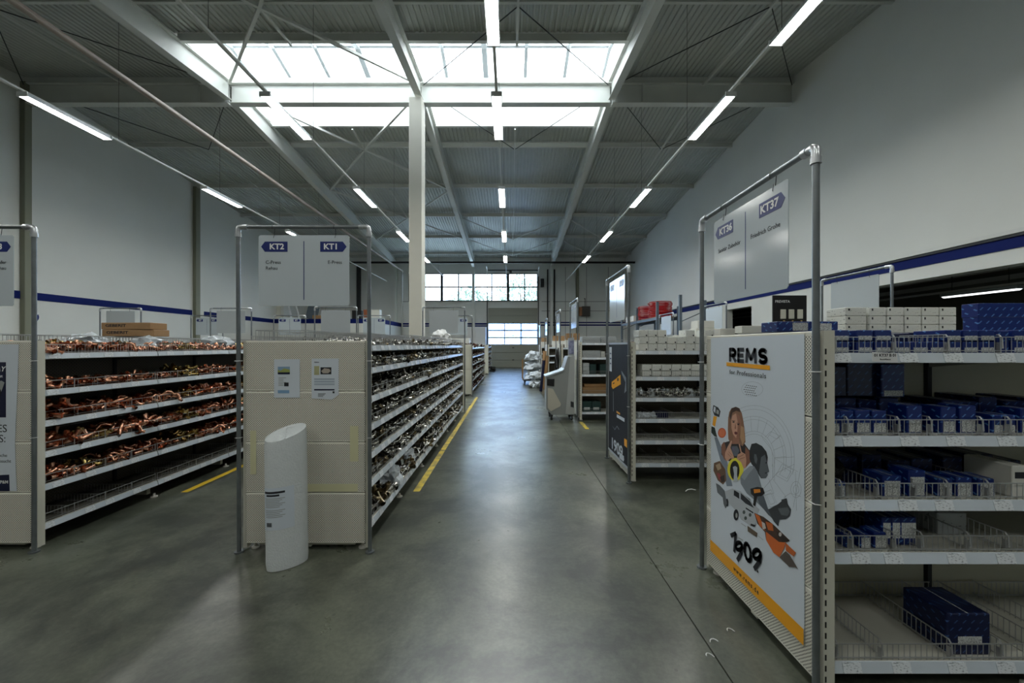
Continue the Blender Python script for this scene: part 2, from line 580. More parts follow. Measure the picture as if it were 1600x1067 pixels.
def win(name, x0, x1, bars, thick):
    g = sgroup(name, (0, YB, 0))
    fr = MB()
    fr.box(x0, x1, 0.02, .12, WZ0, WZ0 + .05).box(x0, x1, .02, .12, WZ1 - .05, WZ1)
    fr.box(x0, x0 + .05, .02, .12, WZ0, WZ1).box(x1 - .05, x1, .02, .12, WZ0, WZ1)
    fr.build('window_frame', M_dark, g)
    zm = 5.93
    for b in bars:
        t = .19 if b in thick else .075
        MB().box(b - t / 2, b + t / 2, 0.0, .13, WZ0 + .05, WZ1 - .05).build('mullion', M_dark, g)
    MB().box(x0 + .05, x1 - .05, .03, .10, zm - .045, zm + .045).build('transom', M_dark, g)
    e = [x0 + .05] + list(bars) + [x1 - .05]
    for i in range(len(e) - 1):
        for (a, b) in ((WZ0 + .05, zm), (zm, WZ1 - .05)):
            MB().box(e[i], e[i + 1], .06, .066, a, b).build('pane', M_glass, g)
    return g
win('window_1', WX0, -2.66, (-6.27, -5.03, -3.8), (-5.03,))
win('window_2', -2.66, WX1, (-1.35, -.15, 1.07), (-.15,))

dg = sgroup('door_1', (0, YB, 0))
M_doorp = mat('door_panel', rgb(150, 152, 140), 0.5)
zz = [0.0, .56, 1.12, 1.68]
for k in range(3):
    MB().bbox(DX0, DX1, .05, .12, zz[k] + .004, zz[k + 1] - .004, .012).build('door_panel', M_doorp, dg)
for k in range(2):
    MB().bbox(DX0, DX1, .05, .12, 3.28 + k * .555 + .004, 3.28 + (k + 1) * .555 - .004, .012).build('door_panel', M_doorp, dg)
for k in range(3):
    z0 = 1.68 + k * .533
    f = MB()
    f.box(DX0, DX1, .05, .11, z0, z0 + .045).box(DX0, DX1, .05, .11, z0 + .488, z0 + .533)
    pw = (DX1 - DX0) / 3
    for j in range(4):
        x = DX0 + j * pw
        f.box(x - (.03 if j else 0), x + (.03 if j < 3 else 0), .05, .11, z0, z0 + .533)
    s = f.build('glazed_panel', M_signback, dg)
    for j in range(3):
        MB().box(DX0 + j * pw + .03, DX0 + (j + 1) * pw - .03, .075, .085, z0 + .045, z0 + .488).build('pane', M_door_glass, s)
MB().box(DX0, DX1, .122, .13, 0, 1.68).box(DX0, DX1, .122, .13, 3.28, DZ).build('light_block_sheet', M_dark, dg)  # added dark sheet, keeps sky light from leaking through the panel seams
for k in range(4):
    MB().bbox(.15, .3, .02, .05, .54 + k * .9, .6 + k * .9, .008).build('hinge', M_dark, dg)
for sx in (DX0 - .06, DX1 + .06):
    MB().bar((sx, -.04, 0), (sx, -.04, 6.7), .06, .06).build('door_track', M_dark, dg)
    MB().tube([(sx, -.05, 6.7), (sx, -.12, 7.0), (sx, -.35, 7.2), (sx, -.9, 7.28)], .035, 6).build('door_track', M_wall_grey, dg)
MB().tube([(DX0, -.2, 7.12), (DX1, -.2, 7.12)], .045, 8).build('spring_shaft', M_dark, dg)
MB().tube([(-.05, -.26, 6.98), (.12, -.26, 6.98)], .12, 12).build('drum', M_black, dg)
MB().bbox(DX1 + .2, DX1 + .45, -.3, -.05, 5.9, 6.5, .02).build('door_motor', M_dark, dg)

# outside: yard, trees and overhead lines seen through the window
struct('ground', MB().box(-60, 60, YB + .3, 90, -.3, -.15), mat('pale_paving', rgb(196, 196, 192), 0.9))
M_leafy = mat('washed_leaves', rgb(136, 148, 128), 0.7, 0, 0.5, 3)  # washed-out look of overexposed foliage put into the leaf colour
M_bark = mat('bark', rgb(96, 86, 74), 0.8)
def tree(x, y, h, r, label):
    t = thing('tree', label, 'tree', (x, y, -.15))
    tr = MB().tube([(0, 0, 0), (.1, 0, h * .35), (0, .1, h * .8)], [.16, .12, .04], 7)
    tr.build('trunk', M_bark, t, smooth=True)
    for k in range(9):
        a = k * 2.4
        z = h * (.38 + .055 * k)
        rr_ = r * (.9 - .07 * k)
        MB().tube([(.05, 0, z), (rr_ * .6 * math.cos(a), rr_ * .6 * math.sin(a), z + .5), (rr_ * math.cos(a), rr_ * math.sin(a), z + .9)], [.05, .03, .012], 5).build('branch', M_bark, t)
    n = 1700
    v, f = [], []
    for k in range(n):
        u = nrs.normal(size=3)
        u /= np.linalg.norm(u)
        rad = r * nrs.uniform(.35, 1.0) ** .5
        c = np.array([u[0] * rad, u[1] * rad, h * .68 + u[2] * rad * .85])
        c += nrs.normal(size=3) * .12
        a, b = nrs.normal(size=3) * .07, nrs.normal(size=3) * .07
        i = len(v)
        v += [tuple(c - a), tuple(c + b), tuple(c + a), tuple(c - b)]
        f.append((i, i + 1, i + 2, i + 3))
    m = MB()
    m.v, m.f = v, f
    o = m.build('foliage', M_leafy, t)
    o['kind'] = 'stuff'
tree(.9, YB + 6.0, 8.8, 2.3, 'broad leafy tree outside, seen through the glazing above the sectional door')
tree(-3.7, YB + 8.5, 8.3, 2.1, 'lower tree outside behind the window panes beside the white pillar')
ol = thing('overhead_line', 'thin overhead cables crossing the sky behind the back window', 'cable', (-13, YB + 14, -.15))
for z in (6.6, 6.8):
    MB().tube([(0, 0, z - .2), (15, 0, z + .6), (26, 0, z + 1.1)], .03, 5).build('cable', M_dark, ol)
for x in (0, 26):
    MB().tube([(x, 0, 0), (x, 0, 8.3)], .12, 8).build('utility_pole', M_bark, ol)

# low store room in the back corner with a blue stripe along its top edge
lr = MB().box(XL, -8.0, 24.0, 24.15, 0, 3.27).box(-8.15, -8.0, 24.15, YB, 0, 3.27).box(XL, -8.15, 24.15, YB, 3.15, 3.27)
struct('wall_storeroom', lr, M_wall)
struct('trim_9', MB().box(XL, -8.0, 23.98, 24.0, 3.0, 3.27).box(-8.0, -7.98, 24.0, YB, 3.0, 3.27), M_stripe)

# next hall on the right, dark, with a low ceiling
nh = MB()
nh.box(14.4, 14.6, Y0, YB, 0, 4.2)
nh.box(XR + .25, 14.5, Y0 - .1, Y0, 0, 4.2).box(XR + .25, 14.5, YB, YB + .1, 0, 4.2)
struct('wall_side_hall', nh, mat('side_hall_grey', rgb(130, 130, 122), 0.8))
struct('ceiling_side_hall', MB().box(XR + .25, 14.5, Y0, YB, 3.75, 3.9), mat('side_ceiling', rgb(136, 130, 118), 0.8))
for x in (9.6, 11.4, 13.2):
    struct('ceiling_beam', MB().box(x, x + .12, Y0, YB, 3.38, 3.5), M_wall_grey)
def side_lamp(x, y0, label):
    t = thing('strip_light', label, 'lamp', (x, y0, 2.82))
    MB().bbox(-.09, .09, 0, 1.5, .02, .10, .01).build('lamp_housing', M_signback, t)
    MB().prism([(-.07, .02), (-.02, -.01), (.02, -.01), (.07, .02)], .03, 1.47, 'y').build('diffuser', M_lamp2, t)
    for y in (.2, 1.3):
        MB().tube([(0, y, .1), (0, y, .93)], .006, 5).build('hanger', M_dark, t)
side_lamp(10.9, 8.3, 'fluorescent light in the dark side hall above the white cartons')
side_lamp(10.9, 5.2, 'fluorescent light in the dark side hall above the big blue cartons')
struct('trim_10', MB().box(10.87, 10.93, Y0, 20, 2.93, 2.98), M_wall_grey)

# ------------------------------------------------------------------ roof
cl = MB()
PROF = []
_n = 165
_p = (XR + .25 - XL) / _n
for i in range(_n):
    x = XL + i * _p
    PROF += [(x, 0), (x + _p * .30, 0), (x + _p * .42, .035), (x + _p * .88, .035)]
PROF.append((XR + .25, 0))
YS_ = [Y0 - .3, SY0, RIDGE, SY1, YB + .3]
for y in YS_:
    cl.v += [(x, y, zr(y) + d) for x, d in PROF]
for r in range(4):
    for i in range(len(PROF) - 1):
        if r in (1, 2) and PROF[i][0] > SX0 - .05 and PROF[i + 1][0] < SX1 + .05:
            continue
        k = len(PROF)
        cl.f.append((r * k + i, r * k + i + 1, (r + 1) * k + i + 1, (r + 1) * k + i))
struct('ceiling', cl, M_roof)

def sloped_I(name, x, ya, yb, top, depth, fw, m):
    mb = MB()
    for (dx0, dx1, a, b) in ((-fw / 2, fw / 2, 0, -.018), (-fw / 2, fw / 2, -depth + .018, -depth), (-.006, .006, -.018, -depth + .018)):
        vs = []
        for y in (ya, yb):
            z = zr(y) - top
            vs += [(x + dx0, y, z + b), (x + dx1, y, z + b), (x + dx1, y, z + a), (x + dx0, y, z + a)]
        mb.add(vs, [(0, 1, 2, 3), (7, 6, 5, 4), (0, 4, 5, 1), (1, 5, 6, 2), (2, 6, 7, 3), (3, 7, 4, 0)])
    return struct(name, mb, m)
for x in RAFT:
    sloped_I('rafter', x, Y0, RIDGE - .1, .17, .56, .2, M_beam)
    sloped_I('rafter', x, RIDGE + .1, YB, .17, .56, .2, M_beam)
PUR = [-4, -.9, 2.3, 5.45, 8.58, 14.85, 17.95, 21.05, 24.15, 27.25]
edges = [XL] + list(RAFT) + [XR]
for y in PUR:
    for i in range(4):
        z = zr(y) - .01
        mb = MB().box(edges[i] + .02, edges[i + 1] - .02, y - .004, y + .004, z - .17, z)
        mb.box(edges[i] + .02, edges[i + 1] - .02, y, y + .07, z - .17, z - .162).box(edges[i] + .02, edges[i + 1] - .02, y - .07, y, z - .008, z)
        mb.box(edges[i] + .02, edges[i + 1] - .02, y + .062, y + .07, z - .162, z - .13)
        struct('purlin', mb, M_beam)
for y, s in ((SY0, 1), (SY1, -1)):
    for i in (1, 2):
        z = zr(y)
        struct('purlin', MB().box(edges[i] + .02, edges[i + 1] - .02, y - .05, y + .05, z - .2, z), M_beam)
# deep ridge girder
for i in range(4):
    a, b = edges[i] + .03, edges[i + 1] - .03
    mb = MB().box(a, b, RIDGE - .006, RIDGE + .006, 8.88, 9.45).box(a, b, RIDGE - .11, RIDGE + .11, 8.86, 8.88).box(a, b, RIDGE - .11, RIDGE + .11, 9.45, 9.47)
    if i in (0, 3):
        mb.box(a, b, RIDGE - .05, RIDGE + .05, 9.47, 9.66)
        mb.box((a if i == 3 else b) + (.9 if i == 3 else -.9), (a if i == 3 else b) + (.912 if i == 3 else -.888), RIDGE - .1, RIDGE + .1, 8.88, 9.45)
    struct('girder', mb, M_beam)
# skylight: kerbs, glazing bars and panes
sk = sgroup('window_3')
ZK = 10.08
cb = MB()
for y, d in ((SY0, -1), (SY1, 1)):
    cb.box(SX0, SX1, min(y, y + .06 * d), max(y, y + .06 * d), zr(y) - .02, ZK)
for x, d in ((SX0, -1), (SX1, 1)):
    cb.box(min(x, x + .06 * d), max(x, x + .06 * d), SY0 - .06, SY1 + .06, zr(SY0) - .02, ZK)
    cb.prism([(SY0, ZK), (SY1, ZK), (RIDGE, ZK + .5)], min(x, x + .06 * d), max(x, x + .06 * d), 'x')
cb.build('kerb', M_curb, sk)
nb = 9
bw = (SX1 - SX0) / nb
for k in range(nb + 1):
    x = SX0 + k * bw
    for ye in (SY0, SY1):
        MB().bar((x, ye, ZK + .02), (x, RIDGE, ZK + .52), (.10 if k % 3 else .16), .12).build('glazing_bar', M_signback, sk)
MB().bar((SX0, RIDGE, ZK + .55), (SX1, RIDGE, ZK + .55), .1, .06).build('ridge_bar', M_signback, sk)
for k in range(nb):
    a, b = SX0 + k * bw, SX0 + (k + 1) * bw
    for ye in (SY0, SY1):
        q = MB()
        q.add([(a, ye, ZK + .07), (b, ye, ZK + .07), (b, RIDGE, ZK + .57), (a, RIDGE, ZK + .57)], [(0, 1, 2, 3)])
        q.build('pane', M_sky_glass, sk)
struct('girder', MB().box(SX0, SX1, RIDGE - .07, RIDGE + .07, 9.47, 9.62), M_curb)

# bracing
def zb(y):
    return zr(y) - .28
def brace(name, a, b, wd, m=M_beam):
    return struct(name, MB().bar((a[0], a[1], zb(a[1])), (b[0], b[1], zb(b[1])), wd, wd), m)
XA, XB_ = RAFT[0] + .1, RAFT[1] - .1
XM = (XA + XB_) / 2
for (ya, ym, yb) in ((11.5, 8.6, 5.5), (11.9, 14.85, 17.95), (17.95, 21.05, 24.15)):
    for (x0, x1) in ((XA, XM), (XM, XB_)):
        pass
    for (p, q) in (((XA, ya), (XM, ym)), ((XB_, ya), (XM, ym)), ((XM, ym), (XA, yb)), ((XM, ym), (XB_, yb))):
        brace('roof_brace', p, q, .07)
    brace('roof_strut', (XM, SY1 if ym > 12 and ym < 16 else (SY0 if ym < 12 else ya)), (XM, ym), .05)
for (xa, xb) in ((RAFT[1] + .1, RAFT[2] - .1), (RAFT[2] + .1, XR - .1)):
    xm = (xa + xb) / 2
    inner = xa > 0
    brace('roof_strut', (xm, RIDGE + .1 if inner else SY1), (xm, 14.85), .05)
    brace('roof_strut', (xm, RIDGE - .1 if inner else SY0), (xm, 8.58), .06)
    brace('roof_strut', (xm, 8.58), (xm, 5.45), .05)
    for (p, q) in (((xm, 14.85), (xa, 11.8)), ((xm, 14.85), (xb, 11.8)), ((xm, 8.58), (xa, 11.6)), ((xm, 8.58), (xb, 11.6))):
        brace('tie_rod', p, q, .018, M_dark)
    for (p, q) in (((xa, 24.15), (xm, 27.25)), ((xb, 24.15), (xm, 27.25)), ((xa, 21.05), (xm, 24.15)), ((xb, 21.05), (xm, 24.15))):
        brace('roof_brace', p, q, .05)
    for y in (14.85, 17.95, 21.05, 24.15):
        brace('roof_strut', (xm, y), (xm, y + 3.1), .03)
xm = (XL + RAFT[0]) / 2
for y in (5.45, 8.58, 14.85, 17.95, 21.05):
    brace('roof_strut', (xm, y), (xm, y + 3.1), .03)
for (p, q) in (((xm, 14.85), (XL + .1, 11.8)), ((xm, 14.85), (RAFT[0] - .1, 11.8)), ((xm, 8.58), (XL + .1, 11.6)), ((xm, 8.58), (RAFT[0] - .1, 11.6))):
    brace('tie_rod', p, q, .018, M_dark)

# crane rail near the back wall
struct('crane_rail', MB().box(XL, XR, 26.44, 26.54, 7.22, 7.34), M_black)

# columns
struct('column', MB().bbox(-2.94, -2.565, 11.3, 11.75, 0, 8.86, .012), M_column)
struct('column', MB().bbox(XL, XL + .16, 11.58, 11.76, 0, 9.5, .01), M_beam_olive)
struct('column', MB().bbox(XL, XL + .16, 17.9, 18.15, 0, 8.95, .01), M_beam_olive)
struct('column', MB().box(XL, XL + .12, 18.15, 18.4, 0, 8.95), M_wall)
struct('column', MB().bbox(XL, XL + .3, 24.3, 24.6, 3.27, 8.4, .01), M_column)
for x in RAFT:
    struct('column', MB().box(x - .1, x + .1, YB - .25, YB - .001, 0, 7.33), M_wall_grey)
struct('column', MB().bbox(4.83, 5.03, YB - .14, YB - .001, 0, 7.3, .01), M_beam_olive)
for x in (-11.2,):
    struct('column', MB().bbox(x, x + .25, YB - .25, YB - .001, 3.27, 7.4, .01), M_dark)
for i, (x, m) in enumerate(((3.25, M_dark), (2.75, M_dark), (-7.9, M_wall_grey))):
    tag(MB().tube([(x, YB - .12, 0.02), (x, YB - .12, 7.2)], .05, 8).build('downpipe', m),
        ('dark downpipe on the back wall farther from the door', 'dark downpipe on the back wall close to the door track', 'grey downpipe on the back wall over the store room corner')[i], 'pipe')

# old heating pipes under the roof
tag(MB().tube([(-8.0, -4, 7.16), (-8.0, YB - .01, 7.16)], .06, 12).build('ceiling_pipe', M_pipe_old, smooth=True),
    'thick beige pipe running the length of the hall under the roof', 'pipe')
tag(MB().tube([(-7.86, -4, 7.06), (-7.86, YB - .01, 7.06)], .035, 10).build('ceiling_pipe', M_pipe_old, smooth=True),
    'thinner beige pipe beside the thick one under the roof', 'pipe')

# ------------------------------------------------------------------ strip lights
H_L = 4.6
rows = ((-8.95, 'row by the logo wall'), (-4.5, 'row beside the white pillar'), (-.25, 'row over the main aisle'), (4.05, 'row by the side-hall wall'))
ends = [-.55, .35, 1.29, 1.88, 2.80, 3.73, 4.66]  # first of each row is unseen, added to brighten the foreground
nm = ['unseen one added behind the camera', 'just overhead', 'nearest one in view', 'second in view', 'third in view', 'fourth in view', 'last one by the back wall']
for x, rl in rows:
    for k, e in enumerate(ends):
        if k == 2 and x == -4.5:
            continue
        ye = e * H_L
        t = thing('strip_light', 'fluorescent light, %s, %s' % (rl, nm[k]), 'lamp', (x, ye - 1.5, 6.2), 0, 'strip lights under the roof')
        inst('lamp_housing', 'lh', lambda: MB().prism([(-.10, 0), (-.07, .075), (.07, .075), (.10, 0), (.085, 0), (.06, .06), (-.06, .06), (-.085, 0)], 0, 1.5, 'y'), M_signback, t)
        inst('diffuser', 'ld', lambda: MB().prism([(-.075, .018), (.075, .018), (.06, -.006), (-.06, -.006)], .03, 1.47, 'y'), M_lamp, t)
        inst('end_cap', 'le', lambda: MB().box(-.10, .10, -.02, 0, -.005, .08), M_white, t)
        inst('end_cap', 'le', lambda: MB().box(-.10, .10, -.02, 0, -.005, .08), M_white, t, (0, 1.52, 0))
    r = thing('light_rail', 'thin suspended rail carrying the %s of strip lights' % rl, 'rail', (x, 0, 6.3))
    MB().box(-.025, .025, Y0 + .2, YB - .4, -.02, .02).build('rail', M_wall_grey, r)
    for k in range(10):
        y = -3.5 + 3.1 * k
        MB().tube([(0, y, .02), (0, y, zr(y) - 6.3)], .004, 4).build('hanger', M_dark, r)

# ------------------------------------------------------------------ shelving
def gondola(label, loc, rotz, nb, L, levels, H=1.66, tags=(), div=(), fences=True, W=1.0, back='perf', bare=(), cat='shelving', group=None, perf=True, fen='wires', board=None):
    """double-sided shop shelving. local +y runs along it, its near end face is at y = 0"""
    g = thing('shop_shelving', label, cat, loc, rotz, group)
    hw = W / 2
    ln = nb * L
    mp = M_perf if perf else M_cream
    ph = (H - .06) / 4
    for y, r in ((0.0, 0), (ln + .06, PI)):
        for k in range(4):
            def f():
                m = MB().bbox(-hw + .03, hw - .03, -.012, .0, .002, ph - .002, .004)
                return m
            inst('end_panel', ('ep', W, ph), f, mp, g, (0, y, .06 + k * ph), (0, 0, r))
    def post():
        m = MB().box(-.015, .015, -.015, .035, 0, H - .02)
        for k in range(int(H / .05) - 1):
            z = .04 + .05 * k
        return m
    def slots():
        m = MB()
        for k in range(int(H / .05) - 2):
            z = .06 + .05 * k
            m.box(-.0165, .0165, -.010, -.003, z, z + .026)
        return m
    for sx in (-1, 1):
        for y, yy in ((.02, 0), (ln + .02, 1)):
            p = inst('upright', ('up', H), post, M_cream, g, (sx * (hw - .015), y, .02))
            if fen != 'rail':
                inst('slots', ('sl', H), slots, M_black, p)['kind'] = 'stuff'
    for k in range(nb + 1):
        y = .03 + k * L
        inst('post', ('po', H), lambda: MB().box(-.03, .03, -.012, .012, .02, H), M_dark if k not in (0, nb) else M_cream, g, (0, y, 0))
        inst('base_foot', ('bf', W), lambda: MB().box(-hw + .12, hw - .12, -.02, .02, .035, .12), M_cream, g, (0, y + (.01 if k == 0 else 0), 0))
        for sx in (-1, 1):
            inst('levelling_foot', 'lf', lambda: MB().tube([(0, 0, 0), (0, 0, .012), (0, 0, .014), (0, 0, .04)], [.032, .03, .012, .01], 10), M_foot, g, (sx * (hw - .07), y + .01 if k else -.0 + .05, 0))
    mb_ = M_perfb if back == 'perf' else M_plainb
    for k in range(nb):
        for r in range(4):
            inst('back_panel', ('bp', L, ph), lambda: MB().box(-.01, .01, .016, L - .016, .003, ph - .003), mb_, g, (0, .03 + k * L, .06 + r * ph))
    FH = .075
    for li, z in enumerate(levels):
        zs = z + .022
        for k in range(nb):
            for sx in (1, -1):
                y = .03 + k * L
                depth = hw - .03
                def sh():
                    m = MB().box(.012, depth, .004, L - .004, -.004, 0)
                    (m.box(depth - .02, depth, .004, L - .004, -.045, -.004) if board is None else None)
                    m.prism([(.03, -.004), (depth - .03, -.004), (depth - .03, -.03), (.03, -.09)], .004, .007, 'y')
                    m.prism([(.03, -.004), (depth - .03, -.004), (depth - .03, -.03), (.03, -.09)], L - .007, L - .004, 'y')
                    m.box(.02, .04, .004, L - .004, -.03, -.004)
                    return m
                s = inst('shelf', ('sh', L, hw, board is None), sh, board or M_shelf, g, (0, y if sx > 0 else y + L, zs), (0, 0, 0 if sx > 0 else PI))
                inst('price_rail', ('pr', L, hw), lambda: MB().prism([(depth, .002), (depth + .004, .002), (depth + .016, -.044), (depth, -.044)], .006, L - .006, 'y'), M_rail, s)
                if board is not None:
                    inst('front_lip', ('fl', L, hw), lambda: MB().box(depth - .022, depth, .004, L - .004, -.05, .003), M_shelf, s)
                if fen == 'rail' and li < len(levels) - 1:
                    def fr_():
                        m = MB()
                        m.bar((depth - .008, .01, FH), (depth - .008, L - .01, FH), .005)
                        m.bar((depth - .008, .01, .02), (depth - .008, L - .01, .02), .0028)
                        for i in range(5):
                            yy = .012 + i * (L - .024) / 4
                            m.bar((depth - .008, yy, 0), (depth - .008, yy, FH + .008), .005)
                        for i in range(9):
                            yy = .06 + i * (L - .1) / 8
                            m.bar((depth - .008, yy, 0), (depth - .008, yy, FH), .0016)
                        return m
                    inst('wire_fence', ('wfr', L, hw), fr_, M_wire, s)
                elif fences and not (li, k, sx) in bare:
                    def fe():
                        m = MB()
                        n = int(L / .026)
                        for i in range(n):
                            yy = .012 + i * (L - .024) / (n - 1)
                            m.bar((depth - .008, yy, 0), (depth - .008, yy, FH), .0022)
                        for zz in (.012, FH):
                            m.bar((depth - .008, .01, zz), (depth - .008, L - .01, zz), .004)
                        return m
                    inst('wire_fence', ('wf', L, hw), fe, M_wire, s)
                if sx > 0 and (k in tags):
                    nt_ = 4
                    for i in range(nt_):
                        yy = .07 + i * .235 + rnd.uniform(-.05, .05)
                        inst('price_tag', ('pt', hw), lambda: MB().prism([(depth + .006, .001), (depth + .008, .001), (depth + .0185, -.042), (depth + .0165, -.042)], 0, .085, 'y'), M_ticket, s, (0, yy, 0))
                if k in div and (sx > 0 or li == len(levels) - 1):
                    def dv():
                        m = MB()
                        n = int(depth / .03)
                        for i in range(n):
                            xx = .03 + i * (depth - .05) / (n - 1)
                            m.bar((xx, 0, 0), (xx, 0, FH - .005), .002)
                        for zz in (.012, FH - .005):
                            m.bar((.03, 0, zz), (depth - .02, 0, zz), .0036)
                        return m
                    for i in range(3):
                        inst('wire_divider', ('wd', hw), dv, M_wire, s, (0, .22 + .27 * i + rnd.uniform(-.03, .03), 0))
    return g

def pole_frame(label, loc, rotz, width=1.04, h=2.55, n=12, group=None, tilt=0.0):
    """galvanised pipe goal standing against the end of a shelving run; local x across"""
    t = thing('sign_stand', label, 'stand', loc, rotz, group)
    r = .0152
    hw = width / 2
    for sx in (-1, 1):
        MB().tube([(sx * hw - tilt, 0, .012), (sx * hw + tilt, 0, h - .05)], r, n).build('pole', M_galv, t, smooth=True)
        MB().tube([(0, 0, 0), (0, 0, .012)], .034, 12).build('floor_flange', M_galv, t, (sx * hw - tilt, 0, 0))
        e = MB()
        e.tube([(0, 0, -.075), (0, 0, -.045), (0, 0, -.044), (0, 0, -.03)], [.0225, .0225, .0185, .0185], n)
        e.tube([(0, 0, -.045), (0, 0, -.015), (-sx * .006, 0, -.003), (-sx * .018, 0, .004), (-sx * .05, 0, .004)], .0195, n)
        e.tube([(-sx * .045, 0, .004), (-sx * .075, 0, .004)], .0225, n)
        e.build('elbow_fitting', M_fit, t, (sx * hw + tilt, 0, h - .004), smooth=True)
        for z in (1.5, .9):
            MB().tube([(-.018, -.018, 0), (.018, -.018, .001), (.028, -.002, .002), (.03, .002, .003)], .0024, 5).build('cable_tie', M_white, t, (sx * hw, 0, z))
    MB().tube([(-hw + .02 + tilt, 0, h), (hw - .02 + tilt, 0, h)], r, n).build('crossbar', M_galv, t, smooth=True)
    for x in (-.24, .24):
        MB().tube([(x, -.017, h - .02), (x, -.019, h + .004), (x, 0, h + .019), (x, .018, h), (x, .014, h - .045), (x + .012, 0, h - .085)], .002, 5).build('hook_wire', M_dark, t)
    return t

def aisle_sign(label, loc, rotz, left=None, right=None, lt=(), rt=(), blank=False, n_small=False):
    t = thing('aisle_sign', label, 'sign', loc, rotz)
    W_, Hh = .355, .277
    c = .012
    poly = [(-W_ + c, -Hh), (W_ - c, -Hh), (W_, -Hh + c), (W_, Hh - c), (W_ - c, Hh), (-W_ + c, Hh), (-W_, Hh - c), (-W_, -Hh + c)]
    MB().prism(poly, -.002, .002, 'y').build('board', M_signback if blank else M_sign, t)
    for sx in (-1, 1):
        MB().tube([(sx * .24 + .014, -.006, Hh + .012), (sx * .24 + .004, -.006, Hh - .02), (sx * .24, .004, Hh - .024)], .0018, 5).build('eyelet_wire', M_dark, t)
    if blank:
        return t
    if left:
        a = MB().prism([(-.335, .187), (-.305, .227), (-.128, .227), (-.128, .147), (-.305, .147)], -.0032, -.002, 'y').build('arrow_badge', M_signblue, t)
        text(left, .062, M_white, a, (-.212, -.0036, .186), bold=.0018, align='CENTER', sx=1.06)
    if right:
        a = MB().prism([(.335, .187), (.305, .227), (.128, .227), (.128, .147), (.305, .147)], -.0032, -.002, 'y').build('arrow_badge', M_signblue, t)
        text(right, .062, M_white, a, (.212, -.0036, .186), bold=.0018, align='CENTER', sx=1.06)
    if left and right:
        MB().box(-.003, .003, -.003, -.002, -.23, .23).build('divider_line', M_signblue, t)
    for i, s_ in enumerate(lt):
        text(s_, .038, M_ink, t, (-.30, -.003, .064 - .046 * i), sx=1.0)
    for i, s_ in enumerate(rt):
        text(s_, .038, M_ink, t, (.30, -.003, .064 - .046 * i), align='RIGHT', sx=1.0)
    return t

L6 = [.155, .47, .735, .985, 1.235, 1.535]
L7 = [.16, .49, .72, .95, 1.18, 1.415, 1.60]
gA = gondola('cream double-sided shelving full of steel fittings, papers taped to its end', (-1.615, 3.08, 0), 0, 6, 1.05, L7, tags=(0, 1, 2, 3), div=(0, 1, 2, 3, 4, 5), fen='rail', board=M_shelf_shade)
bareB = {(0, 0, 1)}
gB = gondola('cream double-sided shelving full of copper fittings at the picture edge'.replace(' at the picture edge', ', long poster on its end'), (-4.245, 3.08, 0), 0, 6, 1.05, L6, tags=(0, 1, 2, 3), div=(0, 1, 2, 3), fen='rail', board=M_shelf_shade)
gondola('cream shelving behind the copper fittings shelf, near run, mostly hidden', (-6.95, 3.3, 0), 0, 6, 1.05, L6[3:], perf=False)
gondola('cream shelving closest to the wall with the round logo, near run, mostly hidden', (-9.7, 3.3, 0), 0, 6, 1.05, L6[3:], perf=False)
gondola('cream shelving in the second row, directly behind the steel fittings shelf', (-1.72, 12.5, 0), 0, 6, 1.05, L6, perf=False)
gondola('cream shelving in the second row behind the copper fittings shelf', (-4.35, 12.5, 0), 0, 6, 1.05, L6[3:], perf=False)
gondola('cream shelving in the second row, third run from the main aisle', (-7.05, 12.5, 0), 0, 6, 1.05, L6[3:], perf=False)
gondola('cream shelving in the second row, closest to the wall with the round logo', (-9.7, 12.5, 0), 0, 6, 1.05, L6[3:], perf=False)
gondola('small cream shelving at the far end of the aisle before the roller door', (-1.72, 21.9, 0), 0, 4, 1.0, L6, perf=False)

RX = 1.41
R = -PI / 2
L5 = [.13, .635, .88, 1.177, 1.563]
gR1 = gondola('cream shelving with blue cartons, tall white poster on its perforated end', (RX + .02, 2.31, 0), R, 3, 1.0, L5, H=1.69, tags=(0, 1), div=(), W=1.06, back='plain')
gR2 = gondola('cream shelving with white cartons, dark poster on its end', (RX + .02, 5.1, 0), R, 3, 1.0, [.2, .47, .727, .977, 1.227, 1.537], tags=(0,), div=(0,))
gR3 = gondola('cream shelving with silver and green boxes behind the grey terminal', (1.5, 8.92, 0), R, 3, 1.0, [.156, .55, .97, 1.34, 1.655], H=1.70, perf=False, tags=(0,))
gR4 = gondola('cream shelving with hoses on its end, first run past the grey terminal', (RX + .05, 11.6, 0), R, 3, 1.0, L6[1:], perf=False)
gR5 = gondola('cream shelving behind the cardboard tubes, second run past the grey terminal', (RX, 15.1, 0), R, 3, 1.0, L6[3:], perf=False)
gR6 = gondola('cream shelving beside the wrapped bales, last run before the roller door', (RX, 18.5, 0), R, 3, 1.0, L6[3:], perf=False)

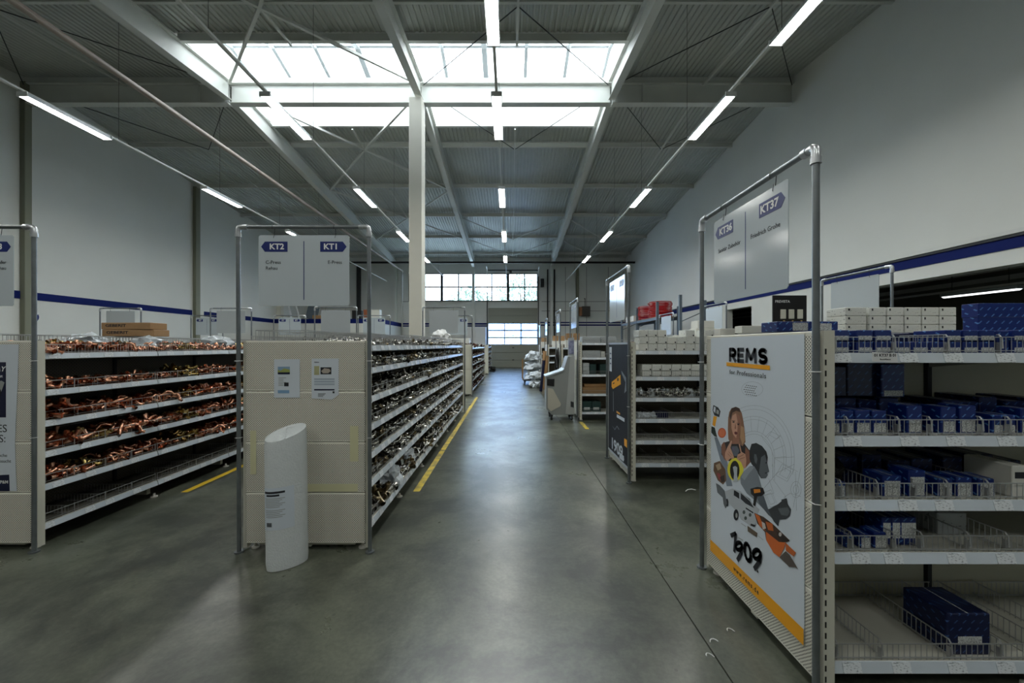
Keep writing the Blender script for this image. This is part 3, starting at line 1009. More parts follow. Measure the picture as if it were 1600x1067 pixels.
# pipe frames and their signs
def fs(xc, y, face, left, right, lt, rt, flabel, slabel, blank=False, h=2.55, w=1.03, tilt=0.0, zs=2.208):
    """frame facing -y (face 0) or -x (face R)"""
    if face == 0:
        loc = (xc, y - .030, 0)
    else:
        loc = (xc - .011, y, 0)
    rz = 0 if face == 0 else R
    if face == 'far':
        loc, rz = (xc + .05, y, 0), PI / 2
    pole_frame(flabel, loc, rz, w, h, tilt=tilt)
    aisle_sign(slabel, (loc[0], loc[1], zs + h - 2.55), rz, left, right, lt, rt, blank)
fs(-1.615, 3.08, 0, 'KT2', 'KT1', ('C-Press', 'Rehau'), ('E-Press',), 'grey pipe frame in front of the taped-up papers', 'hanging sign KT2 and KT1 with C-Press, Rehau and E-Press', w=1.025, tilt=-.004)
fs(-4.245, 3.08, 0, 'KT4', 'KT3', (), ('Kupfer', 'Rehau'), 'grey pipe frame at the end of the copper fittings shelf', 'partly visible hanging sign KT3, cut off at the picture edge'.replace(', cut off at the picture edge', ' above the long paper poster'), w=1.03)
fs(RX, 2.31, R, 'KT36', 'KT37', ('Sanitär Zubehör',), ('Friedrich Grohe',), 'tall grey pipe frame around the white tool poster', 'glossy hanging sign KT36 and KT37 with Sanitär Zubehör and Friedrich Grohe', h=2.53, w=1.06, zs=2.205)
fs(RX, 5.1, R, 'KT', 'KT', (), (), 'grey pipe frame around the dark poster', 'glossy hanging sign mirroring the window, above the dark poster', h=2.56)
fs(RX + .06, 8.92, R, 'KT', 'KT', (), (), 'grey pipe frame standing behind the grey terminal', 'narrow-looking blue-arrow sign above the grey terminal', h=2.64)
fs(RX + .03, 11.6, R, 'KT', 'KT', (), (), 'grey pipe frame with small sign at the hose shelf', 'small blue-arrow sign above the black hoses', h=2.64)
fs(RX, 15.1, R, 'KT', 'KT', (), (), 'thin grey pipe frame above the cardboard tubes', 'tiny sign above the cardboard tubes', h=2.64)
fs(RX, 18.5, R, 'KT', 'KT', (), (), 'last grey pipe frame before the roller door', 'last tiny sign beside the roller door', h=2.64)
for (x, y0, y1, nm1, nm2) in ((4.45, 4.6, 5.6, 'back end of the white carton shelving', 'blank grey sign above the small white cartons'),
                         (4.62, 8.42, 9.42, 'back end of the silver box shelving', 'blank sign in front of the dark wall hatch'),
                         (4.6, 11.1, 12.1, 'back end of the hose shelving', 'blank sign below the red pipe coils')):
    fs(x, (y0 + y1) / 2, 'far', None, None, (), (), 'pipe frame at the ' + nm1, nm2, blank=True, h=2.56)
ye = 3.08 + 6.3 + .09
for x, nm1, nm2 in ((-1.615, 'far end of the steel fittings shelf', 'blank back of the sign next to the white pillar'),
               (-4.245, 'far end of the copper fittings shelf', 'blank back of the sign seen under the KT2 board'),
               (-6.95, 'far end of the third shelving run', 'blank back of the sign beside the tall grey pole'),
               (-9.7, 'far end of the shelving by the logo wall', 'blank back of the sign above the long brown cartons')):
    pole_frame('pipe frame at the ' + nm1, (x, ye + (.22 if x < -5 else 0), 0), PI, 1.02, 2.55, 8)
    aisle_sign(nm2, (x, ye + (.22 if x < -5 else 0), 2.208), PI, blank=True)
for x, nm1 in ((-1.72, 'between the white pillar and the window'), (-4.35, 'under the back window'), (-7.05, 'before the low store room'), (-9.7, 'before the wall column')):
    pole_frame('thin pipe frame in the second row ' + nm1, (x, 12.45, 0), 0, 1.02, 2.58, 8)
    aisle_sign('white two-arrow sign in the second row ' + nm1, (x, 12.45, 2.24), 0, 'KT', 'KT')

# round logo on the wall
z = thing('wall_logo', 'round blue wall logo with a white letter Z', 'logo', (XL + .004, 11.88, 2.5))
MB().tube([(0, 0, 0), (.012, 0, 0)], .17, 28).build('disc', M_signblue, z)
text('Z', .34, M_white, z, (.014, 0, 0), (PI / 2, 0, PI / 2), 'CENTER', bold=.008, shear=.3)

# papers and posters
def fp(u, v):
    """photo pixel on the plane of the near end faces -> (x, z)"""
    return ((u - 797) / 197.4, 1.62 - (v - 540) / 197.4)
def paper_on(label, u0, v0, u1, v1, y=3.066, cut=0):
    x0, z1 = fp(u0, v0)
    x1, z0 = fp(u1, v1)
    t = thing('paper_notice', label, 'notice', (x0, y, z0))
    w_, h_ = x1 - x0, z1 - z0
    MB().prism([(0, 0), (w_ * (1 - cut), -.004 * cut * 10), (w_, cut * .12), (w_, h_), (0, h_ * .995)], -.0012, 0, 'y').build('sheet', M_poster, t)
    return t, w_, h_
t, w_, h_ = paper_on('printed sheet with a small landscape picture, taped to perforated end', 430, 561, 470, 621)
flat(rect(.03, .125, .175 * 1.15, .245), m=mat('p_sky', rgb(130, 160, 190), .5), name='picture', parent=t, loc=(0, -.0013, 0))
flat([(.03, .20), (.125, .20), (.125, .222), (.08, .232), (.05, .212), (.03, .222)], m=mat('p_green', rgb(150, 160, 90), .5), name='picture', parent=t, loc=(0, -.002, 0))
flat(rect(.03, .125, .185, .201), m=M_navy, name='print_band', parent=t, loc=(0, -.002, 0))
for i in range(6):
    flat(rect(.035, .075 + .02 * (i % 3 == 0), .155 - i * .012, .160 - i * .012), m=M_kiosk, name='text_line', parent=t, loc=(0, -.0013, 0))
flat(rect(.08, .115, .09, .12), m=M_ink, name='picture', parent=t, loc=(0, -.0013, 0))
flat(rect(.03, .12, .035, .06), m=mat('p_pale', rgb(120, 156, 190), .5), name='print_band', parent=t, loc=(0, -.0013, 0))
t, w_, h_ = paper_on('printed sheet with two photos and a torn corner, taped to perforated end', 488.5, 560, 530.5, 622, cut=.25)
flat(rect(.02, .06, .185, .255), m=mat('p_sand', rgb(170, 170, 130), .5), name='picture', parent=t, loc=(0, -.0013, 0))
flat(rect(.07, .155, .19, .245), m=M_ink, name='picture', parent=t, loc=(0, -.0013, 0))
flat([(.075, .215), (.09, .198), (.13, .198), (.15, .215), (.14, .232), (.1, .238)], m=mat('p_stone', rgb(170, 160, 150), .5), name='picture', parent=t, loc=(0, -.002, 0))
for i in range(3):
    flat(rect(.02, .18, .145 - i * .02, .158 - i * .02), m=mat('p_grey', rgb(160, 172, 186), .5), name='text_line', parent=t, loc=(0, -.0013, 0))
flat(rect(.02, .18, .063, .074), m=M_navy, name='print_band', parent=t, loc=(0, -.0013, 0))
flat(rect(.165, .18, .04, .056), m=M_ink, name='print_mark', parent=t, loc=(0, -.0013, 0))
for i in range(3):
    flat(rect(.05, .11 - .01 * i, .035 - i * .01, .039 - i * .01), m=M_ink, name='text_line', parent=t, loc=(0, -.0013, 0))
text('Aktion', .014, M_navy, t, (.02, -.0014, .285), bold=.0004)
# old tape residue
for i, (u0, v0, u1, v1) in enumerate(((548, 665, 561, 720), (482, 755, 560, 767), (393, 672, 402, 740))):
    a, b = fp(u0, v1), fp(u1, v0)
    nmr = ('upright strip of old yellowed tape near the pole', 'level strip of old yellowed tape beside the foam roll', 'upright strip of old yellowed tape behind the foam roll')[i]
    tag(flat(rect(0, b[0] - a[0], 0, b[1] - a[1]), .001, mat('old_tape', rgb(206, 204, 166), .4), 'tape_strip', None, (a[0], 3.0665, a[1])), nmr, 'tape')

t = thing('long_poster', 'long white paper poster with navy picture on the copper shelf end', 'poster', (-4.245, 3.066, 0))
MB().prism([(-.40, .475), (.36, .475), (.352, .62), (.345, .85), (.352, 1.02), (.365, 1.3), (.375, 1.63), (-.40, 1.63)], -.0015, 0, 'y').build('sheet', M_poster, t)
flat(rect(-.35, .275, 1.055, 1.49), m=M_navy, name='picture', parent=t, loc=(0, -.0016, 0))
flat([(.02, 1.06), (.17, 1.06), (.265, 1.33), (.24, 1.345), (.12, 1.30)], m=M_kiosk, name='picture', parent=t, loc=(0, -.0024, 0))
MB().tube([(.19, -.0035, 1.25), (.19, -.0025, 1.25)], .05, 20).build('picture', M_ink, t)
MB().tube([(.19, -.0045, 1.25), (.19, -.0036, 1.25)], .03, 20).build('picture', M_poster, t)
text('SPRAY', .055, M_white, t, (.265, -.0026, 1.435), align='RIGHT', bold=.001, shear=.3)
text('jetzt', .03, M_white, t, (.25, -.0026, 1.38), align='RIGHT')
text('NEUES', .085, M_ink, t, (.285, -.0017, .965), align='RIGHT')
text('GIBTS:', .085, M_ink, t, (.275, -.0017, .885), align='RIGHT')
text('suche', .036, M_ink, t, (.285, -.0017, .755), align='RIGHT')
text('oft gesucht', .036, M_ink, t, (.315, -.0017, .71), align='RIGHT')
b = flat([(.22, .475), (.305, .475), (.30, .605), (.215, .60)], m=M_navy, name='logo_patch', parent=t, loc=(0, -.0016, 0))
text('P&M', .034, M_white, b, (.262, -.0012, .545), align='CENTER', bold=.0006)

# ------------------------------------------------------------------ tool poster on the right-hand end face
PX = RX + .006
PCX = (PX, 2.31, .175)
tp = thing('tool_poster', 'tall white advertising poster reading REMS for Professionals, 1909, with tool collage', 'poster', PCX, R)
def pq(u, v):
    """photo pixel -> poster coordinates (x across, z up) on the plane of the end face"""
    Y = F * PX / (u - 797)
    return (2.31 - Y, CAM_H - (v - 540) * Y / F - .175)
def c1(pts):
    return [pq(1100 + x * .15, 590 + y * .15) for x, y in pts]
def c2(pts):
    return [pq(1100 + x * .16878, 720 + y * .16878) for x, y in pts]
def ell(cx, cy, rx, ry, n=22, a0=0, a1=2 * PI):
    return [(cx + rx * math.cos(a0 + (a1 - a0) * i / n), cy + ry * math.sin(a0 + (a1 - a0) * i / n)) for i in range(n)]
PW0, PW1 = -.432, .440
MB().prism(rect(PW0, PW1, 0, 1.5), -.0015, 0, 'y').build('sheet', M_poster, tp)
lay = [0.0016]
def art(poly, m, name='print'):
    lay[0] += .00003
    o = MB().prism(poly, -.0001, 0, 'y').build(name, m, tp, (0, -lay[0], 0))
    return o
def pm(name, r, g, b):
    return mat('print_' + name, rgb(r, g, b), .4)
P_line = pm('line', 120, 130, 138)
def strokes(pl, wd=.0011, m=None, name='line_drawing'):
    lay[0] += .00003
    mb = MB()
    for pts in pl:
        for a, b in zip(pts[:-1], pts[1:]):
            mb.bar((a[0], 0, a[1]), (b[0], 0, b[1]), .0003, wd) if abs(a[0] - b[0]) > 1e-6 or abs(a[1] - b[1]) > 1e-6 else None
    o = mb.build(name, m or P_line, tp, (0, -lay[0], 0))
    return o
# technical drawing behind the figures
sts = []
for k in (1.0, .93, .80, .74, .52, .47):
    sts.append(c1(ell(520, 850, 425 * k, 560 * k, 30, -PI * .72, PI * .12)))
for a in range(9):
    t_ = -PI * .70 + a * PI * .085
    sts.append(c1([(520 + 425 * .52 * math.cos(t_), 850 + 560 * .52 * math.sin(t_)), (520 + 425 * .8 * math.cos(t_), 850 + 560 * .8 * math.sin(t_))]))
sts += [c1([(735, 840), (940, 825)]), c1([(735, 850), (740, 1067)]), c1([(735, 840), (980, 980)])]
for (cx, cy, w_, h_, a) in ((750, 110, 60, 60, .5), (755, 112, 40, 38, .5), (620, 350, 35, 75, -.4), (620, 350, 22, 50, -.4)):
    co, si = math.cos(a), math.sin(a)
    sts.append(c2([(cx + x * co - y * si, cy + x * si + y * co) for x, y in ((-w_, -h_), (w_, -h_), (w_, h_), (-w_, h_), (-w_, -h_))]))
for k in (1, .55):
    e_ = ell(855, 265, 48 * k, 75 * k, 18)
    sts.append(c2(e_ + [e_[0]]))
sts += [c2([(800, 300), (900, 330)]), c2([(640, 170), (760, 330), (700, 420), (590, 430)]), c2([(560, 250), (680, 110), (840, 30)]), c2([(850, 100), (860, 460)]), c2([(740, 340), (800, 300)]),
        c2([(600, 160), (650, 300), (560, 320)]), c2([(640, 30), (640, 160)]), c2([(900, 60), (830, 430)])]
e_ = ell(655, 130, 45, 40, 16)
sts.append(c1([(640, 620), (700, 560), (800, 610), (760, 640), (690, 600)]))
sts.append(c1([(600, 590), (620, 640), (700, 740), (735, 840)]))
e_ = ell(505, 120, 112, 78, 20)
sts.append(c1(e_ + [e_[0]]))
strokes(sts)
for i, y in enumerate((75, 95, 118, 142, 168)):
    strokes([c1([(450 - 12 * (2 - abs(i - 2)) - 10 + k * 20, y + 6 + k * 3), (462 - 12 * (2 - abs(i - 2)) - 10 + k * 20, y + 4 + k * 3)]) for k in range(6)], .004, M_ink, 'small_print')
# figures and tools
art(c1(ell(190, 575, 42, 52)), pm('seal_red', 196, 84, 44), 'seal')
art(c1(ell(190, 575, 33, 42)), pm('seal_light', 216, 120, 80), 'seal')
art(c1([(110, 620), (140, 620), (240, 850), (270, 1000), (300, 1130), (240, 1130), (190, 920), (140, 740)]), pm('steel_blue', 120, 132, 146))
art(c1([(80, 505), (115, 520), (140, 620), (110, 610), (78, 570)]), pm('dark_green', 34, 48, 44))
art(c1([(102, 400), (138, 405), (118, 512), (90, 490)]), M_orange)
art(c1([(100, 285), (150, 310), (175, 350), (162, 412), (110, 392), (92, 340)]), M_ink)
art(c1([(108, 300), (125, 310), (120, 370), (100, 345)]), M_poster)
art(c1([(135, 330), (160, 345), (155, 385), (130, 370)]), M_kiosk)
art(c2([(95, 20), (150, 0), (200, 80), (210, 180), (180, 220), (130, 180), (90, 90)]), pm('fur_brown', 104, 78, 58), 'animal_print')
art(c2([(120, 110), (150, 120), (168, 185), (140, 172)]), pm('mouth_red', 150, 60, 60))
art(c2([(110, 40), (150, 20), (165, 70), (130, 90)]), pm('fur_light', 168, 146, 118))
art(c2([(150, 150), (190, 130), (196, 190), (165, 200)]), pm('fur_dark', 52, 40, 34))
art(c1([(200, 680), (300, 650), (420, 680), (480, 760), (490, 880), (430, 940), (330, 890), (240, 860), (185, 800), (183, 720)]), pm('top_dark', 44, 40, 42), 'figure_print')
art(c1([(185, 700), (215, 665), (232, 730), (226, 800), (245, 870), (212, 850), (186, 780)]), pm('skin_shade', 132, 88, 70))
art(c1([(435, 720), (480, 770), (488, 880), (435, 940), (430, 850)]), pm('skin_shade', 132, 88, 70))
art(c1([(290, 318), (335, 303), (372, 318), (398, 370), (415, 460), (430, 580), (436, 670), (405, 715), (370, 690), (330, 690), (285, 690), (258, 640), (252, 540), (255, 430), (266, 360)]), pm('hair', 134, 98, 76), 'figure_print')
art(c1([(290, 320), (335, 303), (372, 320), (385, 360), (340, 345), (300, 365), (280, 440), (268, 400)]), pm('hair_dark', 62, 44, 36))
art(c1([(388, 500), (418, 520), (432, 650), (405, 700), (380, 620)]), pm('hair_light', 176, 140, 104))
art(c1([(312, 590), (366, 590), (372, 690), (298, 690)]), pm('skin_mid', 150, 104, 84))
art(c1([(300, 395), (335, 372), (368, 392), (388, 450), (388, 520), (370, 585), (338, 628), (306, 590), (290, 525), (287, 450)]), pm('skin', 196, 150, 126), 'figure_print')
art(c1([(338, 372), (368, 392), (388, 450), (388, 520), (370, 585), (340, 628), (352, 540), (356, 470)]), pm('skin_mid', 150, 104, 84))
for (x, y) in ((312, 462), (362, 488)):
    art(c1(ell(x, y, 12, 7, 10)), M_ink, 'eye_print')
    art(c1([(x - 18, y - 18), (x + 16, y - 14), (x + 16, y - 9), (x - 18, y - 12)]), pm('hair_dark', 62, 44, 36))
art(c1([(332, 470), (340, 530), (328, 536), (322, 528)]), pm('skin_mid', 150, 104, 84))
art(c1([(320, 568), (336, 560), (354, 572), (348, 590), (334, 594), (322, 584)]), pm('mouth', 104, 44, 46))
art(c1([(288, 715), (350, 712), (372, 760), (350, 820), (318, 815), (296, 780)]), pm('camera_grey', 92, 98, 108))
art(c1([(300, 730), (318, 728), (322, 760), (306, 766)]), pm('purple', 104, 90, 124))
art(c1(ell(332, 955, 84, 120, 24)), pm('yellow_ring', 222, 214, 60), 'ring_print')
art(c1(ell(325, 965, 50, 100, 22)), pm('helmet', 20, 20, 24))
art(c1([(305, 930), (330, 920), (352, 935), (348, 1010), (360, 1080), (310, 1090), (318, 1000)]), pm('pale_grey', 176, 184, 190))
art(c1([(225, 780), (248, 725), (286, 655), (298, 662), (280, 730), (292, 760), (318, 830), (310, 850), (280, 840), (262, 860), (240, 870), (222, 830)]), pm('skin', 196, 150, 126), 'hand_print')
art(c1([(366, 690), (378, 692), (396, 772), (436, 798), (446, 860), (440, 940), (418, 945), (390, 880), (346, 846), (356, 800), (388, 785)]), pm('skin', 196, 150, 126), 'hand_print')
strokes([c1([(250, 790), (290, 830)]), c1([(262, 770), (300, 812)]), c1([(360, 830), (420, 800)]), c1([(372, 850), (430, 830)])], .003, pm('skin_shade', 132, 88, 70))
art(c1([(500, 690), (550, 680), (610, 712), (655, 770), (670, 830), (664, 885), (684, 980), (664, 990), (668, 1015), (650, 1045), (600, 1048), (575, 1012), (550, 960), (500, 900), (480, 850), (478, 760)]), pm('head_dark', 42, 46, 50), 'figure_print')
art(c1([(600, 830), (640, 800), (662, 885), (682, 980), (663, 990), (666, 1015), (650, 1044), (600, 1040), (578, 985)]), pm('face_grey', 92, 98, 104))
art(c1([(648, 880), (664, 876), (660, 892), (646, 894)]), M_ink)
art(c1([(640, 990), (664, 984), (664, 992), (642, 1000)]), M_ink)
art(c1([(530, 795), (550, 800), (562, 850), (552, 900), (534, 880), (526, 830)]), pm('face_grey', 92, 98, 104))
art(c2([(430, 45), (370, 100), (340, 150), (345, 210), (400, 300), (470, 360), (560, 450), (640, 540), (695, 605), (700, 530), (640, 450), (590, 440), (560, 330), (530, 210), (500, 100), (470, 50)]), pm('suit', 122, 130, 138), 'figure_print')
art(c2([(430, 45), (370, 100), (350, 150), (380, 180), (420, 120), (470, 60)]), pm('suit_light', 146, 154, 162))
art(c2([(480, 300), (560, 330), (600, 450), (650, 540), (600, 500), (520, 400)]), pm('suit_dark', 84, 92, 100))
art(c2([(600, 450), (690, 400), (725, 372), (720, 360), (770, 345), (782, 400), (812, 450), (800, 510), (762, 540), (705, 545), (690, 605), (650, 560)]), pm('fist_dark', 58, 62, 66), 'hand_print')
art(c2([(690, 440), (780, 430), (800, 470), (780, 510), (720, 500)]), pm('fist_mid', 92, 98, 102))
art(c2([(190, 285), (262, 258), (345, 285), (440, 375), (520, 450), (500, 500), (482, 590), (440, 602), (350, 545), (290, 450), (205, 360)]), pm('van_grey', 176, 182, 188), 'vehicle_print')
art(c2([(282, 268), (330, 298), (332, 352), (280, 318)]), M_ink)
art(c2([(345, 290), (430, 352), (475, 440), (390, 395), (344, 352)]), pm('glass_dark', 40, 44, 52))
art(c2([(265, 255), (345, 282), (440, 372), (480, 430), (470, 438), (430, 372), (340, 292), (265, 265)]), pm('van_grey', 176, 182, 188))
art(c2(ell(302, 500, 24, 52, 18)), M_ink)
art(c2(ell(306, 505, 10, 24, 12)), M_kiosk)
art(c2(ell(218, 385, 13, 36, 14)), M_ink)
for (x, y) in ((375, 475), (390, 530), (432, 500)):
    art(c2(ell(x, y, 13, 18, 12)), pm('van_mark', 74, 84, 84))
art(c2([(392, 430), (462, 475), (462, 488), (392, 444)]), M_ink)
art(c2([(440, 580), (484, 596), (470, 612), (436, 598)]), M_ink)
art(c2([(115, 205), (150, 225), (195, 275), (218, 395), (204, 440), (186, 400), (178, 340), (128, 292)]), pm('man_grey', 92, 98, 104), 'figure_print')
art(c2([(435, 258), (500, 240), (552, 250), (568, 300), (540, 325), (500, 330), (480, 420), (460, 410), (468, 330), (440, 305)]), pm('tool_black', 26, 24, 26), 'tool_print')
art(c2([(465, 262), (525, 262), (530, 290), (470, 300)]), pm('tool_orange', 214, 130, 30))
art(c2([(470, 480), (560, 520), (650, 590), (800, 735), (780, 750), (700, 760), (580, 730), (570, 660), (500, 580)]), pm('tool_brown', 66, 44, 32), 'tool_print')
art(c2([(475, 485), (520, 510), (560, 620), (578, 650), (520, 600)]), pm('tool_orange2', 206, 104, 44))
art(c2([(575, 560), (640, 580), (650, 650), (600, 640)]), pm('tool_orange3', 186, 96, 40))
art(c2([(540, 560), (570, 580), (580, 625), (550, 635)]), pm('tool_silver', 196, 190, 184))
art(c2([(580, 655), (700, 750), (760, 755), (752, 800), (705, 892), (650, 850), (582, 735)]), pm('tool_orange2', 206, 104, 44), 'tool_print')
art(c2([(760, 755), (858, 850), (838, 886), (764, 830)]), pm('tool_orange3', 186, 96, 40))
art(c2([(705, 892), (762, 835), (800, 870), (880, 1005), (850, 985), (795, 982)]), pm('shadow_brown', 84, 76, 70))
art(c2([(680, 650), (740, 690), (800, 745), (730, 745), (690, 700)]), pm('tool_dark', 34, 26, 24))
art(c2(ell(712, 680, 14, 20, 12)), pm('tool_silver', 196, 190, 184))
art(c2([(408, 600), (502, 668), (492, 706), (412, 652)]), pm('plate_brown', 96, 84, 70), 'plate_print')
strokes([c2([(350, 578), (395, 608)]), c2([(510, 695), (555, 733)])], .003, M_kiosk, 'small_print')
# lettering
def ptext(s, u, v, size, m, align='LEFT', ang=0, **k):
    x, z = pq(u, v)
    lay[0] += .0001
    return text(s, size, m, tp, (x, -lay[0], z), (PI / 2, -ang, 0), align, **k)
a = pq(1136, 565)
b = pq(1204, 571)
z0 = (a[1] + b[1]) / 2
art(rect(a[0], b[0], z0 - .002, z0 - .026), M_orange, 'underline_bar')
def letter(strokes_, x, z, w_, h_, th, name, m=M_ink):
    mb = MB()
    for st in strokes_:
        p = [(x + a * w_, z + b * h_) for a, b in st]
        for a, b in zip(p[:-1], p[1:]):
            d = Vector((b[0] - a[0], b[1] - a[1]))
            if d.length < 1e-6:
                continue
            d.normalize()
            e = d * th * .28
            n_ = Vector((-d.y, d.x)) * th / 2
            A_, B_ = Vector(a) - e, Vector(b) + e
            mb.prism([tuple(A_ - n_), tuple(B_ - n_), tuple(B_ + n_), tuple(A_ + n_)], -.0001, 0, 'y')
    lay[0] += .0002
    return mb.build(name, m, tp, (0, -lay[0], 0))
def arc(cx, cz, rx, rz_, a0, a1, n=10):
    return [(cx + rx * math.cos(math.radians(a0 + (a1 - a0) * i / n)), cz + rz_ * math.sin(math.radians(a0 + (a1 - a0) * i / n))) for i in range(n + 1)]
GL = {'R': [[(.08, 0), (.08, 1)], [(.08, .97), (.5, .97)] + arc(.5, .72, .36, .25, 90, -90) + [(.08, .47)], [(.45, .47), (.9, 0)]],
      'E': [[(.08, 0), (.08, 1)], [(.08, .97), (.86, .97)], [(.08, .5), (.76, .5)], [(.08, .03), (.86, .03)]],
      'M': [[(.04, 0), (.1, 1)], [(.1, 1), (.5, .22)], [(.5, .22), (.9, 1)], [(.9, 1), (.96, 0)]],
      'S': [arc(.48, .73, .36, .24, 30, 270) + arc(.48, .26, .38, .23, 90, -150)]}
xr0, xr1 = pq(1140, 560)[0], pq(1201, 560)[0]
cw = (xr1 - xr0) / 4.25
for i, (ch, wf) in enumerate((('R', .86), ('E', .80), ('M', 1.08), ('S', .92))):
    xo = xr0 + cw * (0, 1.02, 1.98, 3.28)[i]
    letter(GL[ch], xo + .006, z0 + .010, cw * wf - .004, .074, .0235, 'lettering')
o = ptext('for Professionals', 1141, 581, .040, M_ink, space=1.15)
w_ = max(v.co.x for v in o.data.vertices)
o.scale = ((pq(1198, 585)[0] - pq(1141, 581)[0]) / w_, 1, 1)
def cpx(pts):
    return c2(pts)
dg_ = [[[(258, 690), (300, 672)], [(300, 672), (288, 838)]],
       [[(330 + 30 * math.cos(a), 790 + 34 * math.sin(a)) for a in [k * PI / 7 for k in range(15)]], [(360, 795), (352, 850), (318, 915)]],
       [[(412 + 27 * math.cos(a) + 12 * math.sin(a), 846 + 80 * math.sin(a)) for a in [k * PI / 8 for k in range(17)]]],
       [[(498 + 34 * math.cos(a), 866 + 42 * math.sin(a)) for a in [k * PI / 7 for k in range(15)]], [(532, 875), (524, 930), (476, 996)]],
       [[(503, 1022), (508, 1026)]]]
for k_, st in enumerate(dg_):
    letter([c2(q) for q in st], 0, 0, 1, 1, .0245 if k_ < 4 else .013, 'lettering')
letter([c2([(330, 712), (368, 735)])], 0, 0, 1, 1, .006, 'small_print', M_kiosk)
art(rect(PW0, PW1, .004, .082), M_orange, 'print_band')
o = ptext('www.rems.de', 1147.6, 893, .040, M_ink, bold=.001, space=1.35)
o.location.z = .043
w_ = max(v.co.x for v in o.data.vertices)
o.scale = ((pq(1187, 900)[0] - pq(1147.6, 890)[0]) / w_, 1, 1)

# dark poster in a slim aluminium frame
dp = thing('tool_poster', 'dark navy poster with orange device and pale 1909, in a slim aluminium frame', 'poster', (RX + .006, 5.1, .14), R)
MB().prism(rect(-.47, .47, .02, 1.5), -.004, 0, 'y').build('sheet', mat('poster_navy', rgb(12, 16, 26), .55, 0, .4, 3, spec=.25, var2=rgb(30, 36, 50)), dp)
M_alu = mat('aluminium', rgb(196, 200, 204), .3, .7)
for q in (rect(-.48, -.455, 0, 1.52), rect(.455, .48, 0, 1.52), rect(-.455, .455, 0, .025), rect(-.455, .455, 1.495, 1.52)):
    MB().prism(q, -.012, -.001, 'y').build('frame_bar', M_alu, dp)
def dpr(u, v):
    Y = F * (RX + .002) / (u - 797)
    return (5.1 - Y, CAM_H - (v - 540) * Y / F - .14)
def dart(pts, m, name='print', d=[.0046]):
    d[0] += .0002
    return MB().prism([dpr(940 + x * .1875, 560 + y * .1875) for x, y in pts], -.0004, 0, 'y').build(name, m, dp, (0, -d[0], 0))
dart([(85, 195), (125, 165), (157, 135), (160, 215), (95, 255), (84, 235)], M_orange, 'tool_print')
dart([(130, 165), (142, 160), (143, 185), (131, 190)], M_ink)
dart([(94, 206), (108, 198), (108, 208), (95, 216)], M_ink)
dart([(165, 100), (205, 160), (208, 270), (190, 290), (200, 200), (170, 130)], P_line)
dart([(125, 435), (155, 455), (155, 470), (125, 452)], M_orange, 'small_print')
dart([(128, 465), (192, 500), (192, 530), (128, 490)], M_poster, 'small_print')
dart([(190, 665), (213, 680), (213, 745), (190, 725)], M_orange)
dart([(150, 780), (188, 815), (186, 860), (150, 830)], M_poster)
dart([(97, 275), (100, 275), (102, 440), (98, 440)], P_line)
dart([(90, 560), (112, 590), (130, 560), (148, 590), (146, 594), (130, 568), (112, 596)], P_line)
x_, z_ = dpr(940 + 80 * .1875, 560 + 700 * .1875)
o = text('1909.', .21, M_poster, dp, (x_, -.0075, z_ + .0), (PI / 2, 0, 0), 'LEFT', bold=.004)
w_ = max(v.co.x for v in o.data.vertices)
o.scale = ((dpr(940 + 190 * .1875, 690)[0] - x_) / w_, 1, 1)
MB().prism(rect(-.43, -.30, 1.12, 1.46), -.0055, -.0046, 'y').build('paper_note', M_poster, dp)
for i in range(3):
    MB().prism(rect(-.40, -.33, 1.22 + .07 * i, 1.24 + .07 * i), -.0062, -.0056, 'y').build('small_print', M_signblue, dp)

# ------------------------------------------------------------------ foam roll
def roll():
    n, rings = 36, 22
    vs, fs = [], []
    for i in range(rings + 1):
        t_ = i / rings
        for k in range(n):
            a = 2 * PI * k / n
            la, sa = .140, .080
            pin = 1 - (.035 if i in (0, rings) else 0)
            ex = math.copysign(abs(math.cos(a)) ** .9, math.cos(a)) * la * pin
            ey = math.sin(a) * sa * pin
            c, s_ = math.cos(.72), math.sin(.72)
            x, y = ex * c - ey * s_, ex * s_ + ey * c
            top = .975 + .45 * y
            z = .004 + t_ * (top - .004)
            vs.append((x + .0 - .02 * t_, y + .012 * t_, z))
    for i in range(rings):
        for k in range(n):
            j = (k + 1) % n
            fs.append((i * n + k, i * n + j, (i + 1) * n + j, (i + 1) * n + k))
    b = len(vs)
    fs.append(tuple(range(n - 1, -1, -1)))
    cx = sum(v[0] for v in vs[-n:]) / n
    cy_ = sum(v[1] for v in vs[-n:]) / n
    r2 = []
    for rad in (.93, .5, .1):
        base = len(vs)
        for k in range(n):
            v = vs[rings * n + k]
            vs.append((cx + (v[0] - cx) * rad, cy_ + (v[1] - cy_) * rad, v[2] - (.006 if rad == .93 else .01)))
        r2.append(base)
    prev = rings * n
    for base in r2:
        for k in range(n):
            j = (k + 1) % n
            fs.append((prev + k, prev + j, base + j, base + k))
        prev = base
    fs.append(tuple(range(prev, prev + n)))
    m = MB()
    m.add(vs, fs)
    return m
rl = thing('foam_roll', 'flattened white foam roll wrapped in film, standing before the perforated end', 'foam roll', (-1.648, 2.885, 0))
roll().build('foam', M_foam, rl, smooth=True)
lb = thing('x', None, None)
bpy.data.objects.remove(lb)
